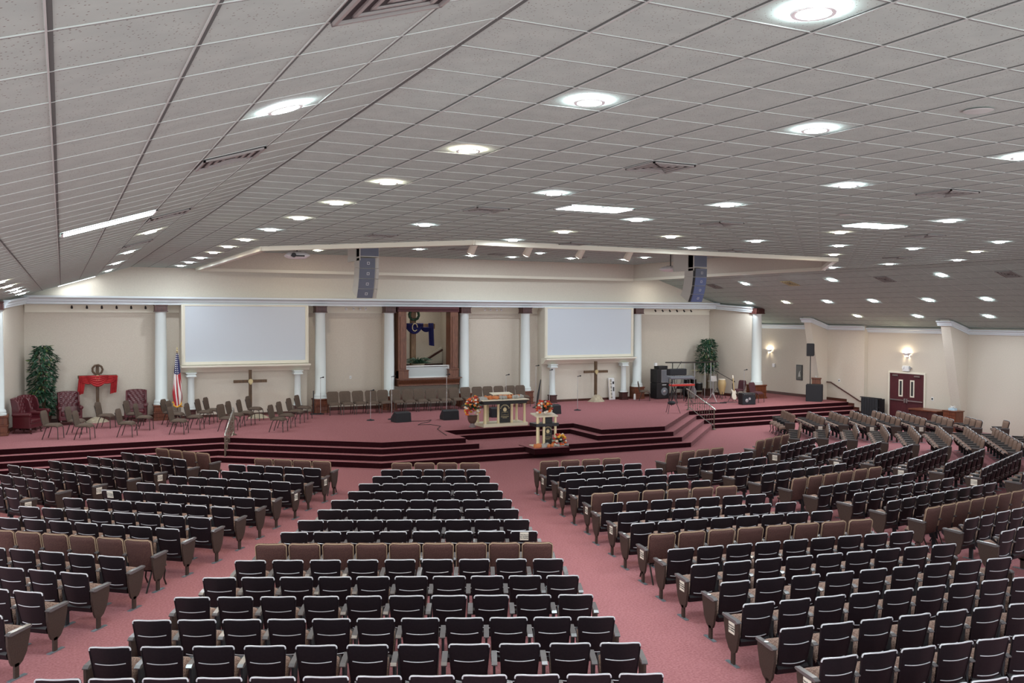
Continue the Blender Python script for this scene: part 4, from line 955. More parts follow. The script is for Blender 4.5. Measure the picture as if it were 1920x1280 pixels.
# door
DY, DW, DH = 28.02, .90, 2.13
fr_ = MB(); fr_.bb(WR - .06, WR + .02, DY - DW - .07, DY - DW, 0, DH + .07); fr_.bb(WR - .06, WR + .02, DY + DW, DY + DW + .07, 0, DH + .07); fr_.bb(WR - .06, WR + .02, DY - DW, DY + DW, DH, DH + .07)
dframe = struct('door_1', fr_, M['cream'], bevel=.006)
for s_ in (-1, 1):
    a, b = (DY, DY + DW - .01) if s_ > 0 else (DY - DW + .01, DY)
    lf_ = MB().bb(WR - .035, WR - .005, a + .004, b - .004, .01, DH - .01).build('door_leaf', M['redw'], dframe)
    c_ = DY + s_ * .30
    MB().bb(WR - .045, WR - .035, c_ - .11, c_ + .11, 1.12, 1.86).build('window_frame', M['cream'], lf_, bevel=.003); MB().bb(WR - .050, WR - .045, c_ - .055, c_ + .055, 1.18, 1.80).build('pane', M['dark'], lf_)
    q = MB(); q.bb(WR - .09, WR - .06, a + .03, b - .03, .93, .98); q.bb(WR - .10, WR - .035, DY + s_ * .06 - .04, DY + s_ * .06 + .04, .86, 1.04); q.build('panic_bar', M['steel'], lf_, bevel=.008)
    q = MB(); q.bb(WR - .09, WR - .035, min(DY + s_ * .42, DY + s_ * .72), max(DY + s_ * .42, DY + s_ * .72), DH - .12, DH - .06); q.build('door_closer', M['nickel'], lf_)
t = on_wall('emergency_light', 'white exit and emergency light box above the double doors', 'exit light', 28.05, 2.36, .01)
MB().bb(-.17, .17, -.07, 0, -.12, .12).build('box', M['white'], t, bevel=.01)
for x in (-.12, .24): MB().lathe([(.03, .02), (.06, -.06), (.055, -.07)], (x, -.03, .03), 12, 'y').build('lamp_head', M['grey'] if x > 0 else M['white'], t, smooth=True)
# furniture under the right wall
t = thing('equipment_cart', 'dark cart with curtain left of the double doors', 'cart', (WR - .55, 29.5, 0), R(-90))
q = MB(); q.bb(-.50, .50, -.03, .02, .55, .60); q.bb(-.58, .58, -.05, .05, .96, 1.0); q.build('top_bar', M['blackm'], t, bevel=.006)
def pleat(u, v, sd): x = (u - .5) * .92; return (x, -.10 + .03 * math.sin(u * 40) + (.02 if sd else 0), .08 + .88 * v)
MB().pad(pleat, 60, 3).build('curtain', M['blackm'], t, smooth=60); MB().bb(-.46, .46, .0, .36, .08, .95).build('cart_body', M['black'], t)
for x in (-.4, .4): MB().lathe([(.04, -.02), (.04, .02)], (x, 0, .04), 12, 'y').build('caster', M['grey'], t)
t = thing('desk', 'dark wooden desk against the wall right of the doors', 'desk', (WR - .75, 26.3, 0), R(-90 + 0))
MB().bb(-.70, .70, -.38, .38, .72, .77).build('desk_top', M['brownw'], t, bevel=.006); MB().bb(-.66, .66, -.34, -.32, .08, .72).build('front_panel', M['darkw'], t)
for s_ in (-1, 1): MB().bb(s_ * .66 - .02, s_ * .66 + .02, -.34, .34, 0, .72).build('side_panel', M['darkw'], t)
t = thing('cabinet', 'small wooden cabinet below the slanted pilaster', 'cabinet', (WR - .75, 25.12, 0), R(-90))
MB().bb(-.30, .30, -.22, .22, 0, .80).build('body', M['brownw'], t, bevel=.006); MB().bb(-.33, .33, -.25, .25, .80, .84).build('cabinet_top', M['brownw'], t, bevel=.006)
for s_ in (-1, 1): MB().bb(s_ * .15 - .13, s_ * .15 + .13, -.235, -.22, .06, .62).build('door', M['brownw'], t, bevel=.006)
for s_ in (-1, 1): MB().bb(s_ * .15 - .13, s_ * .15 + .13, -.235, -.22, .65, .77).build('drawer', M['brownw'], t, bevel=.006)
t = thing('tissue_box', 'pale blue tissue box on the small wooden cabinet', 'tissue box', (WR - .75, 25.15, .84), R(-90)); MB().bb(-.14, .14, -.08, .08, 0, .09).build('box', mat('pale blue card', (.45, .60, .70), .6), t)
q = MB(); fronds(q, (0, 0, .08), 7, .13, 3, 1.6, .035); q.build('tissue', M['white'], t)

# ================================================================== LINE ARRAYS, PROJECTORS, SPOTS, MINI SPOTS
def line_array(label, x, y, blue):
    t = thing('line_array_speaker', label, 'speaker', (x, y, 5.0), 0, 'hanging loudspeaker arrays')
    tp = MB(); tp.bb(-.31, .31, -.28, .42, 1.36, 1.92); tp.build('top_cabinet', M['arrayb'], t, bevel=.01)
    MB().bb(-.29, .29, -.295, -.28, 1.39, 1.90).build('top_grille', M['array'], t)
    q = MB(); q.bb(-.31, -.28, -.30, .9, 1.25, 1.95); q.bb(-.33, -.31, .0, .9, 1.25, 1.95); q.build('rigging_plate', M['arrayb'], t)
    for s_ in (-1, 1): MB().tube([(s_ * .2, .05, 1.92), (s_ * .2, .05, 2.02)], .01, 6).build('hanging_cable', M['steel'], t)
    py, pz, ang = -.28, 1.33, 0
    for k, da in enumerate((3, 6, 8, 9)):
        ang += R(da); h = .315
        c = Vector((0, py, pz)); R3 = Matrix.Rotation(ang, 3, 'X')
        def tr_(v): return c + R3 @ Vector(v)
        vs = [tr_((x_, y_, z_)) for x_ in (-.31, .31) for y_, z_ in ((0, 0), (.50, -.03), (.50, -h + .03), (0, -h + .006))]
        cab = MB().add(vs, [(0, 1, 2, 3), (4, 7, 6, 5), (0, 4, 5, 1), (1, 5, 6, 2), (2, 6, 7, 3), (3, 7, 4, 0)]).build('speaker_box', M['arrayb'], t)
        gm = M['arrayblue'] if blue and k > 0 else M['array']
        def gr_(x0, x1, name, m):
            vs = [tr_((x_, y_, z_)) for x_ in (x0, x1) for y_, z_ in ((-.018, -.006), (0, -.006), (0, -h + .012), (-.018, -h + .012))]
            MB().add(vs, [(0, 1, 2, 3), (4, 7, 6, 5), (0, 4, 5, 1), (1, 5, 6, 2), (2, 6, 7, 3), (3, 7, 4, 0)]).build(name, m, cab)
        if blue: gr_(-.30, -.22, 'horn_slot', M['dark']); gr_(-.20, .30, 'grille', gm)
        else: gr_(-.30, .18, 'grille', gm); gr_(.21, .30, 'side_grille', M['arrayb'])
        e = MB(); cx = -.03 if not blue else .08
        for a_, b_, c_, d_ in ((-.04, .04, .028, .04), (-.04, .04, -.04, -.028), (-.04, -.028, -.04, .04), (.028, .04, -.04, .04)):
            vs = [tr_((cx + x_, y_, -h / 2 + z_)) for x_ in (a_, b_) for y_, z_ in ((-.022, c_), (-.018, c_), (-.018, d_), (-.022, d_))]
            e.add(vs, [(0, 1, 2, 3), (4, 7, 6, 5), (0, 4, 5, 1), (1, 5, 6, 2), (2, 6, 7, 3), (3, 7, 4, 0)])
        e.build('square_logo', M['white'], cab)
        nxt = tr_((0, 0, -h)); py, pz = nxt.y, nxt.z
line_array('grey hanging loudspeaker array left of centre', 8.35, 27.0, False)
line_array('blue grilled hanging loudspeaker array on the right', 20.75, 27.0, True)
for lab, x, y, z, rz in (('white projector hanging left of the left loudspeaker array', 6.35, 27.5, 6.38, R(172)), ('white projector hanging beside the right loudspeaker array', 21.25, 29.2, 6.42, R(196))):
    t = thing('ceiling_projector', lab, 'projector', (x, y, z), rz, 'projectors hanging under the recessed ceiling')
    def pj(u, v, sd):
        x_ = (u - .5) * 2; y_ = (v - .5) * 2
        q = (1 - .9 * max(abs(x_) ** 4, abs(y_) ** 4))
        return (x_ * .36, y_ * .28, (.12 if sd else -.10) * q)
    MB().pad(pj, 12, 10).build('body', M['white'], t, smooth=60); MB().lathe([(.02, .27), (.07, .27), (.07, .33), (.06, .33)], (.12, 0, 0), 16, 'y').build('lens', M['black'], t, smooth=50)
    MB().tube([(0, 0, .08), (0, 0, RZ - z)], .02, 8).build('mount_pole', M['dark'], t); MB().bb(-.12, .12, -.1, .1, .10, .13).build('mount_plate', M['dark'], t)
    MB().bb(-.2, .2, .275, .285, -.04, 0).build('vent_slot', M['dark'], t)
for i, (x, y) in enumerate(((11.75, 26.7), (13.78, 26.8), (15.87, 26.95), (17.97, 27.2))):
    t = thing('stage_spotlight', f'white cylindrical stage spotlight, {ORD[i + 1]} from the left in the ceiling recess', 'spotlight', (x, y, RZ), 0, 'white can spotlights in the recess')
    MB().lathe([(.06, 0), (.06, -.03), (.02, -.04), (.02, -.14)], n=12).build('stem', M['black'], t)
    q = MB(); a = R(35 if i != 2 else 15); d = Vector((-.3, math.cos(a) * .6, -1)).normalized(); p0 = Vector((.04, -.1, -.12))
    q.tube([p0, p0 + d * .02, p0 + d * .36], [.07, .11, .125], 16); q.build('can', M['whitef'], t, smooth=50)
    q = MB(); q.tube([p0 + d * .355, p0 + d * .365], .11, 16); q.build('lens', M['spotl'], t)
def mini_spots(xs_, y, z, wh, tx, grp):
    for i, x in enumerate(xs_):
        t = thing('track_spotlight', f'tiny {"white" if wh else "black"} track spotlight, {ORD[i + 1]} from left in the row {tx}', 'spotlight', (x, y, z), 0, grp)
        m = M['white'] if wh else M['black']
        MB().tube([(0, 0, .06), (0, 0, 0)], .012, 6).build('stem', m, t); MB().tube([(0, .03, .01), (0, -.05, -.06)], [.03, .042], 10).build('can', m, t)
mini_spots([0.33 + i * .50 for i in range(6)], 36.95, CB - .10, False, 'left of the flag column', 'spotlights under the left end of the cornice')
mini_spots([10.55, 10.87, 11.14, 11.38], 36.95, CB - .10, True, 'left of the baptistry', 'spotlights above the wall panel left of the baptistry')
mini_spots([16.85, 17.12, 17.43, 17.66], 36.95, CB - .10, True, 'right of the baptistry', 'spotlights above the wall panel right of the baptistry')
mini_spots([26.0 + i * .43 for i in range(6)], 36.95, CB - .10, False, 'above the amplifier stack', 'spotlights under the right end of the cornice')

# ================================================================== CEILING LIGHTS AND VENTS
def tilt_for(x): return (-ca if x < XL else (ca if x > XR else 0))
_dl = {}
def downlight(label, x, y, z, warm, group, ry=0, r=.095):
    t = thing('downlight', label, 'ceiling light', (x, y, z - .012), 0, group); t.rotation_euler[1] = ry
    if 'ring' not in _dl:
        _dl['ring'] = MB().lathe([(.098, -.003), (.125, -.004), (.13, .006)], n=24, cap=False).mesh('downlight ring', M['white'], 50)
        lens = MB().lathe([(.002, -.004), (.10, -.003)], n=24, cap=False)
        _dl['cool'] = lens.mesh('cool lens', M['cool']); _dl['warm'] = lens.mesh('warm lens', M['warm'])
    if warm == 2 and 'weak' not in _dl: _dl['weak'] = MB().lathe([(.002, -.004), (.10, -.003)], n=24, cap=False).mesh('weak lens', M['bapl'])
    for nm, me in (('trim_ring', _dl['ring']), ('lens', _dl[('cool', 'warm', 'weak')[warm]])):
        o = D.objects.new(nm, me); S.collection.objects.link(o); o.parent = t
FLAT = {3.85: [(3.95, 0), (6.41, 0), (8.87, 1), (11.5, 1), (14.0, 1), (16.5, 1), (19.05, 0), (21.9, 1), (24.35, 1), (26.85, 1), (29.6, 0), (32.3, 0), (34.8, 0)],
        6.29: [(6.41, 0), (11.44, 0), (16.6, 0)], 9.36: [(6.47, 0), (8.94, 0), (11.39, 0), (13.9, 0), (16.6, 1), (18.97, 0)],
        12.01: [(16.5, 1)], 14.45: [(11.4, 0), (14.0, 1), (16.55, 0), (18.94, 0)], 17.15: [(16.64, 0)], 19.5: [(14.05, 0), (16.43, 0), (19.11, 1)],
        21.85: [(16.41, 1)], 24.62: [(19.13, 0), (21.69, 0), (24.18, 0)]}
for ci, (x, ls) in enumerate(FLAT.items()):
    for k, (y, wm) in enumerate(ls):
        lab = f'{"warm" if wm == 1 else "cool"} round downlight, {ORD[k + 1]} nearest in the {ORD[ci + 1]} line right of the ceiling ridge'
        downlight(lab, x, y, CZ - .01, wm, f'downlights in line {ci + 1} of the flat ceiling')
for x, ls, nm in ((1.43, [(6.53, 0), (17.4, 1), (23.35, 0), (28.6, 0), (33.7, 0)], 'on the left slope beside the ridge'), (-1.15, [(21.7, 1), (24.84, 1), (28.0, 0), (30.35, 0), (33.5, 0)], 'low on the left slope'),
                  (25.2, [(30.5, 0), (27.9, 0), (35.6, 2)], 'between the recess and the right slope'),
                  (26.95, [(21.55, 0), (26.5, 0), (31.55, 0)], 'high on the right slope'), (29.46, [(21.67, 0), (24.1, 0), (26.73, 0), (29.2, 0), (31.7, 1), (34.2, 0)], 'halfway down the right slope'), (31.4, [(23.0, 0), (26.2, 0), (29.35, 1)], 'lowest on the right slope')):
    for k, (y, wm) in enumerate(sorted(ls)):
        downlight(f'{"warm" if wm == 1 else "cool"} round downlight, {ORD[k + 1]} nearest of those {nm}', x, y, ceil_z(x) - .01, wm, 'downlights ' + nm, tilt_for(x))
for k, (x, y, wm) in enumerate([(8.6, 33.9, 1), (11.74, 31.5, 0), (14.85, 33.9, 0), (16.7, 33.9, 0), (16.56, 31.2, 0), (19.22, 33.4, 0), (21.6, 33.0, 0), (21.55, 31.4, 0)]):
    downlight(f'{"warm" if wm == 1 else "cool"} round downlight inside the ceiling recess, {ORD[k + 1]} from the left', x, y, RZ - .01, wm, 'downlights inside the recess')
# lights of the part of the hall behind and beside the camera
for x in (3.9, 9.45, 14.45, 19.5, 24.6):
    for y in (-1.2,): downlight('round downlight behind the viewpoint, outside the photo', x, y, CZ - .01, 0, 'downlights behind the viewpoint')
def troffer(label, x, y, z, ry, lx, ly, m=None):
    t = thing('fluorescent_troffer', label, 'ceiling light', (x, y, z - .006), 0, 'fluorescent panels set in the ceiling'); t.rotation_euler[1] = ry
    f = MB()
    for a, b, c, d in ((-lx, lx, -ly, -ly + .03), (-lx, lx, ly - .03, ly), (-lx, -lx + .03, -ly, ly), (lx - .03, lx, -ly, ly)): f.bb(a, b, c, d, -.014, .0)
    f.build('frame', M['white'], t); MB().bb(-lx + .03, lx - .03, -ly + .03, ly - .03, -.01, -.004).build('lens', m or M['trof'], t)
x = XL - TC * 3 - .0; troffer('long bright fluorescent panel on the left ceiling slope', .57, 21.5 * T, ceil_z(.57), -ca, .60, .29)
troffer('bright fluorescent panel in the flat ceiling, left of the two', XL + 9 * T, 21 * T + T / 2 - .3, CZ, 0, .60, .29)
troffer('bright fluorescent panel in the flat ceiling, right of the two', XL + 19.2 * T, 20.5 * T + .2, CZ, 0, .60, .29)
troffer('thin glowing fluorescent panel where left slope meets stage wall', .49, 59.45 * T, ceil_z(.49), -ca, .66, .29, M['trofdim'])
def vent(label, x, y, z, ry, m=None):
    t = thing('ceiling_vent', label, 'ceiling vent', (x, y, z - .006), 0, 'square air diffusers in the ceiling'); t.rotation_euler[1] = ry
    MB().bb(-.29, .29, -.29, .29, -.006, 0).build('backing', M['dark'], t)
    f = MB()
    for k, q in enumerate((.29, .21, .14, .075)):
        for a, b, c, d in ((-q, q, -q, -q + .022), (-q, q, q - .022, q), (-q, -q + .022, -q, q), (q - .022, q, -q, q)): f.bb(a, b, c, d, -.022 + .004 * k, -.006)
    f.build('louvre_rings', m or M['louvre'], t)
sn = lambda x: XL + (math.floor((x - XL) / T) + .5) * T
sy = lambda y: (math.floor(y / T) + .5) * T
for lab, x, y in (('square air diffuser in flat ceiling nearest the viewer', 6.31, 8.92), ('square air diffuser right of it, second nearest in flat ceiling', 11.26, 8.93), ('square air diffuser in flat ceiling left of the left fluorescent', 6.33, 13.94),
                  ('square air diffuser just before the recess, above left array', 6.39, 19.09), ('square air diffuser in flat ceiling between the two fluorescents', 11.26, 13.94), ('square air diffuser in flat ceiling right of the right fluorescent', 16.88, 13.84),
                  ('square air diffuser just before the recess edge, centre', 11.2, 18.9), ('square air diffuser just before the recess edge, right', 16.3, 18.9), ('square air diffuser at far right of the flat ceiling', 22.0, 18.9)):
    vent(lab, sn(x), sy(y), CZ, 0)
for lab, y in (('air diffuser cut by the top edge, left slope', 4.14), ('air diffuser on the left slope right of the nearest downlight', 8.93), ('air diffuser on the left slope above the long fluorescent', 14.03), ('air diffuser far down the left slope near the warm light', 20.2)):
    vent(lab, XL - .02 - TC * 1.5, sy(y), ceil_z(XL - .02 - TC * 1.5), -ca)
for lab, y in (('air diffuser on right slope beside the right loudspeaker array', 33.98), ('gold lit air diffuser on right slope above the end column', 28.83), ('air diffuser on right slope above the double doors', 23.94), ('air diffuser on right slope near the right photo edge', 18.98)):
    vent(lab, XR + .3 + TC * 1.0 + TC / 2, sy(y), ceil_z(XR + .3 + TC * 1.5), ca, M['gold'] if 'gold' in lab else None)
for lab, x, y in (('small dark air diffuser inside the recess, left', 10.0, 31.0), ('small dark air diffuser inside the recess, centre', 13.2, 30.6), ('small dark air diffuser inside the recess, right of centre', 15.6, 32.5), ('small dark air diffuser inside the recess, right', 18.9, 32.6)):
    vent(lab, sn(x), sy(y), RZ, 0)
for lab, x, y in (('round flush ceiling speaker near the top right corner', 6.93, 5.21), ('tiny round ceiling sensor between the fluorescent panels', 11.97, 11.48)):
    t = thing('ceiling_speaker', lab, 'ceiling speaker', (x, y, CZ - .01)); MB().lathe([(.002, -.006), (.10, -.008), (.12, 0)], n=20).build('grille', M['tgrid'], t, smooth=50)
# ================================================================== AUDITORIUM SEATING
BLOCKS = {
 'A': (-55.6, [(-20.902, 17.245, 0.533, 4, 1), (-21.159, 16.324, 0.515, 5, 0), (-21.308, 15.403, 0.52, 5, 0), (-21.568, 14.482, 0.504, 6, 0), (-21.823, 13.561, 0.545, 6, 0), (-20.661, 12.64, 0.524, 4, 0), (-19.523, 11.719, 0.569, 2, 0)]),
 'B': (-40, [(-11.886, 21.36, 0.546, 4, 1), (-12.095, 20.441, 0.511, 5, 0), (-12.29, 19.522, 0.558, 5, 0), (-12.543, 18.603, 0.526, 6, 0), (-12.725, 17.684, 0.564, 6, 0), (-12.907, 16.765, 0.523, 7, 0), (-13.108, 15.846, 0.566, 7, 0), (-13.348, 14.927, 0.531, 8, 0), (-12.976, 14.008, 0.553, 7, 0), (-12.299, 13.089, 0.54, 6, 1), (-11.586, 12.17, 0.55, 5, 0), (-10.959, 11.251, 0.55, 4, 0), (-9.829, 10.332, 0.55, 2, 0), (-9.074, 9.413, 0.55, 1, 0)]),
 'C': (-24.3, [(-2.002, 23.044, 0.574, 4, 1), (-2.186, 22.136, 0.518, 5, 0), (-2.288, 21.229, 0.566, 5, 0), (-2.485, 20.321, 0.528, 6, 0), (-2.59, 19.414, 0.565, 6, 0), (-2.8, 18.507, 0.533, 7, 0), (-2.912, 17.599, 0.569, 7, 0), (-3.111, 16.692, 0.539, 8, 0), (-3.226, 15.784, 0.569, 8, 0), (-3.425, 14.877, 0.545, 9, 1), (-3.523, 13.969, 0.571, 9, 0), (-3.734, 13.062, 0.547, 10, 0), (-3.837, 12.154, 0.569, 10, 0), (-4.043, 11.247, 0.549, 11, 0), (-4.188, 10.339, 0.58, 11, 0), (-4.357, 9.432, 0.55, 12, 0)]),
 'D': (-9.8, [(7.559, 22.125, 0.575, 4, 1), (7.426, 21.275, 0.519, 5, 0), (7.453, 20.418, 0.557, 5, 0), (7.313, 19.553, 0.516, 6, 0), (7.291, 18.68, 0.549, 6, 0), (7.282, 17.799, 0.585, 6, 1), (7.112, 16.909, 0.545, 7, 0), (7.094, 16.012, 0.571, 7, 0), (6.957, 15.106, 0.539, 8, 0), (6.911, 14.193, 0.574, 8, 1), (6.788, 13.271, 0.534, 9, 0), (6.722, 12.341, 0.55, 9, 0), (6.689, 11.404, 0.58, 9, 0), (6.489, 10.458, 0.548, 9, 0), (6.428, 9.504, 0.571, 7, 0), (6.325, 8.542, 0.525, 7, 0), (6.402, 7.572, 0.516, 4, 0)]),
 'E': (7, [(17.356, 18.354, 0.563, 4, 1), (17.27, 17.464, 0.496, 5, 0), (17.284, 16.575, 0.503, 4, 0), (17.141, 15.685, 0.505, 6, 0), (17.09, 14.796, 0.532, 6, 0), (17.141, 13.906, 0.566, 6, 1), (16.908, 13.017, 0.514, 7, 0), (16.913, 12.127, 0.539, 7, 0), (16.779, 11.238, 0.511, 8, 0), (16.755, 10.348, 0.521, 8, 1), (16.545, 9.459, 0.54, 6, 0), (16.139, 8.569, 0.54, 2, 0)]),
 'F': (22.6, [(25.628, 12.379, 0.585, 4, 1), (25.301, 11.472, 0.497, 5, 0), (25.376, 10.565, 0.519, 5, 0), (25.314, 9.658, 0.5, 6, 0), (25.251, 8.751, 0.517, 6, 0), (25.096, 7.843, 0.498, 7, 0), (25.109, 6.936, 0.53, 7, 0), (24.956, 6.029, 0.515, 8, 0), (24.929, 5.122, 0.528, 8, 0)]),
 'G': (45.9, [(31.543, 0.108, 0.585, 4, 1), (31.932, -0.789, 0.554, 4, 0), (31.853, -1.685, 0.49, 5, 0), (31.464, -2.582, 0.49, 6, 0), (31.383, -3.479, 0.515, 6, 0), (31.244, -4.376, 0.49, 7, 0), (31.057, -5.272, 0.544, 7, 0), (30.558, -6.169, 0.547, 8, 0), (29.94, -7.066, 0.585, 8, 0)]),
 'H': (60.2, [(35.15, -8.567, 0.53, 4, 1), (34.458, -9.481, 0.497, 5, 0), (34.636, -10.395, 0.497, 5, 0), (34.378, -11.308, 0.527, 6, 0), (34.461, -12.222, 0.54, 6, 0), (34.538, -13.135, 0.507, 6, 0), (34.371, -14.049, 0.49, 4, 0), (34.119, -14.962, 0.49, 3, 0), (34.043, -15.876, 0.49, 1, 0), (31.684, -16.789, 0.49, 1, 0)]),
}

WEDGE = {'A': 'leftmost wedge', 'B': 'second wedge from left', 'C': 'centre aisle wedge', 'D': 'wedge right of centre', 'E': 'fifth wedge from left', 'F': 'sixth wedge from left', 'G': 'seventh wedge from left', 'H': 'wedge nearest right wall'}
HB = .86
def back_y(z): return .12 * (1 - (z - .30) / (HB - .30)) ** 1.1 if z < HB else 0
def shell_hw(z):
    hw = .192 + .046 * (z - .30) / (HB - .30); r = .045
    if z > HB - r: q = (z - (HB - r)) / r; hw -= r * (1 - math.sqrt(max(0, 1 - q * q)))
    if z < .34: hw -= (.34 - z) * .6
    return hw
ZS = [.30, .32, .34, .45, .56, .67, .76, HB - .045, HB - .03, HB - .018, HB - .008, HB]
def shell_fn(u, v, sd):
    z = ZS[round(v * (len(ZS) - 1))]; x = (u - .5) * 2
    y = back_y(z) + .028 * (x * x) - .008 * max(0, 1 - abs(x) * 1.25)
    return (x * shell_hw(z), y + (.020 if sd else 0), z)
def rim_pts(side):
    return [(side * shell_hw(z) * .985, back_y(z) + .028 - .002, z) for z in ZS]
PR = {}
rim_glint = MB(); q_ = rim_pts(-1); top_ = [((i / 8 - .5) * 2 * shell_hw(HB), .028 * ((i / 8 - .5) * 2) ** 2 - .006, HB) for i in range(1, 8)]
rim_glint.tube(q_[-5:-1] + top_ + rim_pts(1)[-5:-1][::-1], .0095, 6)
sedge = MB()
for s_ in (-1, 1): sedge.tube(rim_pts(s_)[:-4], .008, 5)
ridge = MB()
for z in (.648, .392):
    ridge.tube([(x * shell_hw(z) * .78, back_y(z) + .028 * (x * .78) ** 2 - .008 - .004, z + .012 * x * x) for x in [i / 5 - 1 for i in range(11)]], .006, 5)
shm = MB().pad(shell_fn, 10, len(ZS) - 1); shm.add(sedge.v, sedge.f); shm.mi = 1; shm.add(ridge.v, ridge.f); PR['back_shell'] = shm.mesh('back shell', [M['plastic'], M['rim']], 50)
PR['shell_edge'] = rim_glint.mesh('shell edge', M['rim'], 60)
def cush(u, v, sd):
    x = (u - .5) * 2; z = .44 + .405 * v; hw = shell_hw(min(z, HB - .03)) - .008
    th = .055 * (1 - abs(x) ** 6 * .8) * (1 - abs(2 * v - 1) ** 8 * .7)
    return (x * hw, back_y(z) + .028 * x * x + (.018 if sd == 0 else .02 + th), z)
PR['back_cushion'] = MB().pad(cush, 8, 8).mesh('back cushion', M['fab'], 60)
def seatf(u, v, sd):
    x = (u - .5) * 2; y = .14 + .42 * v; hw = .22 - .025 * v
    th = .085 * (1 - abs(x) ** 6 * .6) * (1 - abs(2 * v - 1) ** 6 * .5)
    return (x * hw, y, .375 + (th if sd else -.01) - .02 * (1 - v) - .03 * max(0, v - .85) / .15)
seat_down = MB().pad(seatf, 8, 8).mesh('seat', M['seatf'], 60)
TIP = Matrix.Translation((0, .17, .37)) @ Matrix.Rotation(R(27), 4, 'X') @ Matrix.Translation((0, -.17, -.37))
st_ = MB().pad(seatf, 8, 8); st_.v = [tuple(TIP @ Vector(v)) for v in st_.v]; PR['seat'] = st_.mesh('tip up seat', M['seatf'], 60)
sp_ = MB().prism([(.13, .315), (.20, .29), (.40, .30), (.54, .335), (.565, .37), (.55, .40), (.13, .362)], -.212, .212, 'x'); sp_.v = [tuple(TIP @ Vector(v)) for v in sp_.v]
sp_.prism([(.10, .33), (.13, .26), (.24, .245), (.30, .28), (.26, .36), (.14, .38)], -.215, .215, 'x')
PR['seat_pan'] = sp_.mesh('seat pan', M['plastic'])
def arm_mesh(): return MB().prism([(.06, .585), (.10, .575), (.42, .595), (.445, .605), (.44, .626), (.10, .622), (.05, .60)], -.033, .033, 'x').mesh('armrest', M['armm'])
PR['armrest'] = arm_mesh()
PR['standard'] = MB().prism([(.12, .20), (.28, .20), (.36, .42), (.38, .585), (.12, .58), (.14, .40)], -.013, .013, 'x').bb(-.018, .018, .17, .24, .012, .24).mesh('standard', M['blackm'])
PR['foot_plate'] = MB().bb(-.028, .028, .07, .36, 0, .012).mesh('foot plate', M['foot'])
_ep = [(.05, .585), (.055, .45), (.10, .24), (.13, .185), (.18, .16), (.24, .165), (.30, .20), (.37, .30), (.425, .50), (.43, .592)]
PR['end_panel'] = MB().prism(_ep, -.016, .016, 'x').bb(-.016, .016, .165, .235, .012, .20).mesh('end panel', M['panel'])
# fabric backed loose chair
def bb_fn(u, v, sd):
    x = (u - .5) * 2; z = .36 + (.87 - .36) * v; hw = .238 + .012 * v
    e = .10
    if v > 1 - e: q = (v - (1 - e)) / e; hw -= .055 * (1 - math.sqrt(max(0, 1 - q * q)))
    th = .075 * (1 - .75 * abs(x) ** 5) * (1 - .8 * max(0, (v - .88) / .12) ** 2)
    y = back_y(min(z, HB)) + .03 * x * x + .03
    return (x * hw, y - th / 2 if sd == 0 else y + th / 2, z)
PB = {}
def bb_front(u, v, sd):
    a = bb_fn(u, v, 0); b = bb_fn(u, v, 1); k = a[1] + (b[1] - a[1]) * (.42 if sd == 0 else 1.15)
    return (a[0] * 1.025, k, a[2] + .018 * v)
PB['backrest'] = MB().pad(bb_front, 12, 20).mesh('fabric backrest', M['fab'], 60)
PB['rear_cover'] = MB().pad(lambda u, v, sd: bb_fn(u, v, 0) if sd == 0 else tuple(x + (y - x) * .5 for x, y in zip(bb_fn(u, v, 0), bb_fn(u, v, 1))), 12, 20).mesh('rear cover', M['fabback'], 60)
_w = [bb_fn(0, v / 20, 0) for v in range(4, 21)] + [bb_fn(u / 12, 1, 0) for u in range(1, 12)] + [bb_fn(1, v / 20, 0) for v in range(20, 3, -1)]
PB['piping'] = MB().tube([(a * 1.01, b - .004, c) for a, b, c in _w], .008, 5).mesh('piping', M['welt'], 60)
PB['seat'] = seat_down
PB['seat_frame'] = MB().bb(-.20, .20, .14, .54, .33, .365).mesh('seat frame', M['black'])
PB['armrest'] = PR['armrest']; PB['standard'] = PR['standard']
LEGF = MB().tube([(0, .50, .35), (0, .53, .26), (0, .50, .12), (0, .56, 0)], .014, 6).mesh('front leg', M['tube'], 60)
LEGR = MB().tube([(0, .17, .35), (0, .13, .24), (0, .02, 0)], .014, 6).mesh('rear leg', M['tube'], 60)
def part(nm, me, par, x=0):
    o = D.objects.new(nm, me); S.collection.objects.link(o); o.parent = par
    if x: o.location.x = x
    return o
SIGN = MB().bb(-.075, .075, -.0015, .0015, -.075, .075).mesh('sign paper', M['paper'])
def text_mesh():
    cu = D.curves.new('sign text', 'FONT'); cu.body = 'This Row Is\nNot Available\nFor Seating'; cu.size = .030; cu.align_x = 'CENTER'; cu.align_y = 'CENTER'; cu.space_line = 1.05; cu.extrude = .0008; cu.offset = .0006; cu.resolution_u = 2
    o = D.objects.new('tmp', cu); S.collection.objects.link(o); bpy.context.view_layer.update()
    me = D.meshes.new_from_object(o.evaluated_get(bpy.context.evaluated_depsgraph_get())); D.objects.remove(o)
    me.materials.clear(); me.materials.append(M['ink']); return me
TXT = text_mesh()
def sign(label, par_m, where):
    """paper notice; par_m = world matrix of chair, where = local matrix"""
    t = D.objects.new('paper_sign', SIGN); S.collection.objects.link(t); t.matrix_world = par_m @ where
    tag(t, label, 'sign', 'paper notices on the closed rows')
    o = D.objects.new('lettering', TXT); S.collection.objects.link(o); o.parent = t; o.rotation_euler[0] = R(90); o.location.y = -.003
SIGNS = {('A', 3), ('A', 5), ('A', 7), ('D', 2), ('D', 4), ('D', 6), ('D', 8), ('D', 10), ('D', 12), ('D', 14), ('D', 16), ('F', 2), ('F', 4), ('F', 6), ('F', 8), ('H', 2), ('H', 4), ('H', 6), ('B', 2), ('B', 4)}
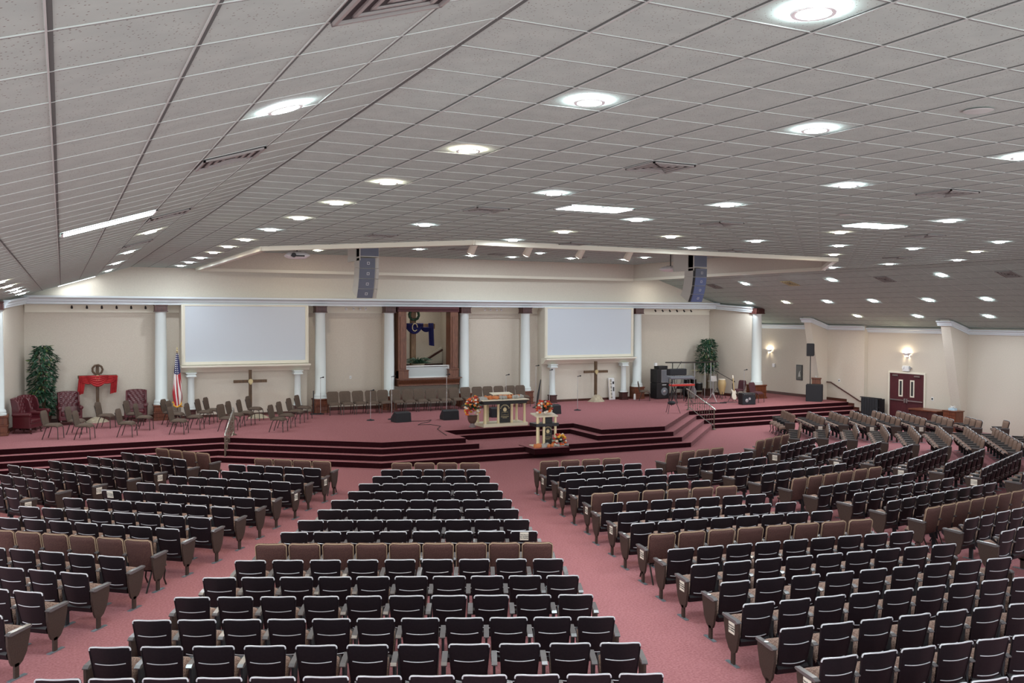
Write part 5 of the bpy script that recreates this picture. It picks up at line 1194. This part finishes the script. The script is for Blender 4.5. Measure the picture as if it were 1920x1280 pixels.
MARKS = {('D', 5), ('D', 7), ('D', 9), ('D', 11), ('D', 13), ('D', 15)}
DISC = MB().lathe([(.026, 0), (.028, .003), (.024, .005)], n=18).mesh('round marker', M['white'])
chairs = []
for k, (ang, rows) in BLOCKS.items():
    th = R(ang); d = Vector((math.cos(th), math.sin(th))); n_ = Vector((-math.sin(th), math.cos(th)))
    for ri, (s0, f, p, cnt, br) in enumerate(rows):
        for j in range(cnt):
            q = d * (s0 + j * p) + n_ * f
            fr_left = k in 'CDEFGH'
            num = j + 1 if fr_left else cnt - j
            chairs.append(dict(k=k, ri=ri + 1, j=j, cnt=cnt, br=br, p=p, x=q.x, y=q.y, th=th, dist=q.length, num=num, side='left' if fr_left else 'right'))
black = sorted([c for c in chairs if not c['br']], key=lambda c: c['dist'])
far = set(id(c) for c in black[300:])
sv = []; sf = []; sm = []; smats = []
def stuff_add(me, Mx):
    k0 = len(sv)
    for mt_ in me.materials:
        if mt_ not in smats: smats.append(mt_)
    mis = [smats.index(m) for m in me.materials]
    sv.extend([tuple(Mx @ v.co) for v in me.vertices])
    for pl in me.polygons: sf.append(tuple(i + k0 for i in pl.vertices)); sm.append(mis[pl.material_index])
for c in chairs:
    Mx = Matrix.Translation((c['x'], c['y'], 0)) @ Matrix.Rotation(c['th'], 4, 'Z')
    hp = c['p'] / 2; first = c['j'] == 0; last = c['j'] == c['cnt'] - 1
    if id(c) in far:
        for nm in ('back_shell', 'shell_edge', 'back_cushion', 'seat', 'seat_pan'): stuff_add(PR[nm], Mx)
        for nm in ('armrest', 'foot_plate', 'end_panel' if last else 'standard'): stuff_add(PR[nm], Mx @ Matrix.Translation((hp, 0, 0)))
        if first:
            for nm in ('armrest', 'foot_plate', 'end_panel'): stuff_add(PR[nm], Mx @ Matrix.Translation((-hp, 0, 0)))
    else:
        kind = 'brown upholstered auditorium chair' if c['br'] else 'black-backed auditorium chair'
        lab = f"{kind}, {ORD[c['num']]} from {c['side']}, {ORD[c['ri']]} row from stage, {WEDGE[c['k']]}"
        t = thing('auditorium_chair', lab, 'chair', (c['x'], c['y'], 0), c['th'], ('brown' if c['br'] else 'black backed') + ' auditorium chairs, ' + WEDGE[c['k']])
        if c['br']:
            for nm in ('backrest', 'rear_cover', 'piping', 'seat', 'seat_frame'): part(nm, PB[nm], t)
            for s_ in (-1, 1): part('front_leg', LEGF, t, s_ * .18); part('rear_leg', LEGR, t, s_ * .18)
        else:
            for nm in ('back_shell', 'back_cushion', 'seat', 'seat_pan'): part(nm, PR[nm], t)
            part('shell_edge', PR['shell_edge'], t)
        ends = [(hp, last)] + ([(-hp, True)] if first else [])
        for x_, e_ in ends:
            part('armrest', PR['armrest'], t, x_); st_ = part('end_panel' if e_ else 'standard', PR['end_panel' if e_ else 'standard'], t, x_)
            part('foot_plate', PR['foot_plate'], st_)
    # notices
    key = (c['k'], c['ri'])
    if key in MARKS and first:
        o = D.objects.new('row_marker', DISC); S.collection.objects.link(o); o.matrix_world = Mx @ Matrix.Translation((-hp, .25, .629))
        tag(o, f"round white marker on the aisle armrest, {ORD[c['ri']]} row from stage, {WEDGE[c['k']]}", 'marker', 'round markers on aisle armrests')
    if key in SIGNS:
        if c['side'] == 'left' and first:
            sign(f"paper notice on the aisle panel, {ORD[c['ri']]} row from stage, {WEDGE[c['k']]}", Mx, Matrix.Translation((-hp - .018, .22, .49)) @ Matrix.Rotation(R(-90), 4, 'Z'))
        if c['side'] == 'right' and last:
            sign(f"paper notice on the aisle panel, {ORD[c['ri']]} row from stage, {WEDGE[c['k']]}", Mx, Matrix.Translation((hp + .018, .22, .49)) @ Matrix.Rotation(R(90), 4, 'Z'))
    if (c['k'], c['ri'], c['j']) in (('B', 6, 0), ('C', 9, c['cnt'] - 1)):
        sign('paper notice taped on a black chair back, ' + ('second wedge from left' if c['k'] == 'B' else 'right end of the centre aisle wedge'), Mx, Matrix.Translation((0, back_y(.77) - .020, .775)) @ Matrix.Rotation(R(12), 4, 'X'))
me = D.meshes.new('far chairs'); me.from_pydata(sv, [], sf)
for m_ in smats: me.materials.append(m_)
me.polygons.foreach_set('material_index', sm); me.polygons.foreach_set('use_smooth', [True] * len(sf)); me.set_sharp_from_angle(angle=R(50))
o = D.objects.new('auditorium_chairs', me); S.collection.objects.link(o); o['kind'] = 'stuff'
tag(o, 'far rows of black-backed auditorium chairs nearest the stage and right wall', 'chairs')
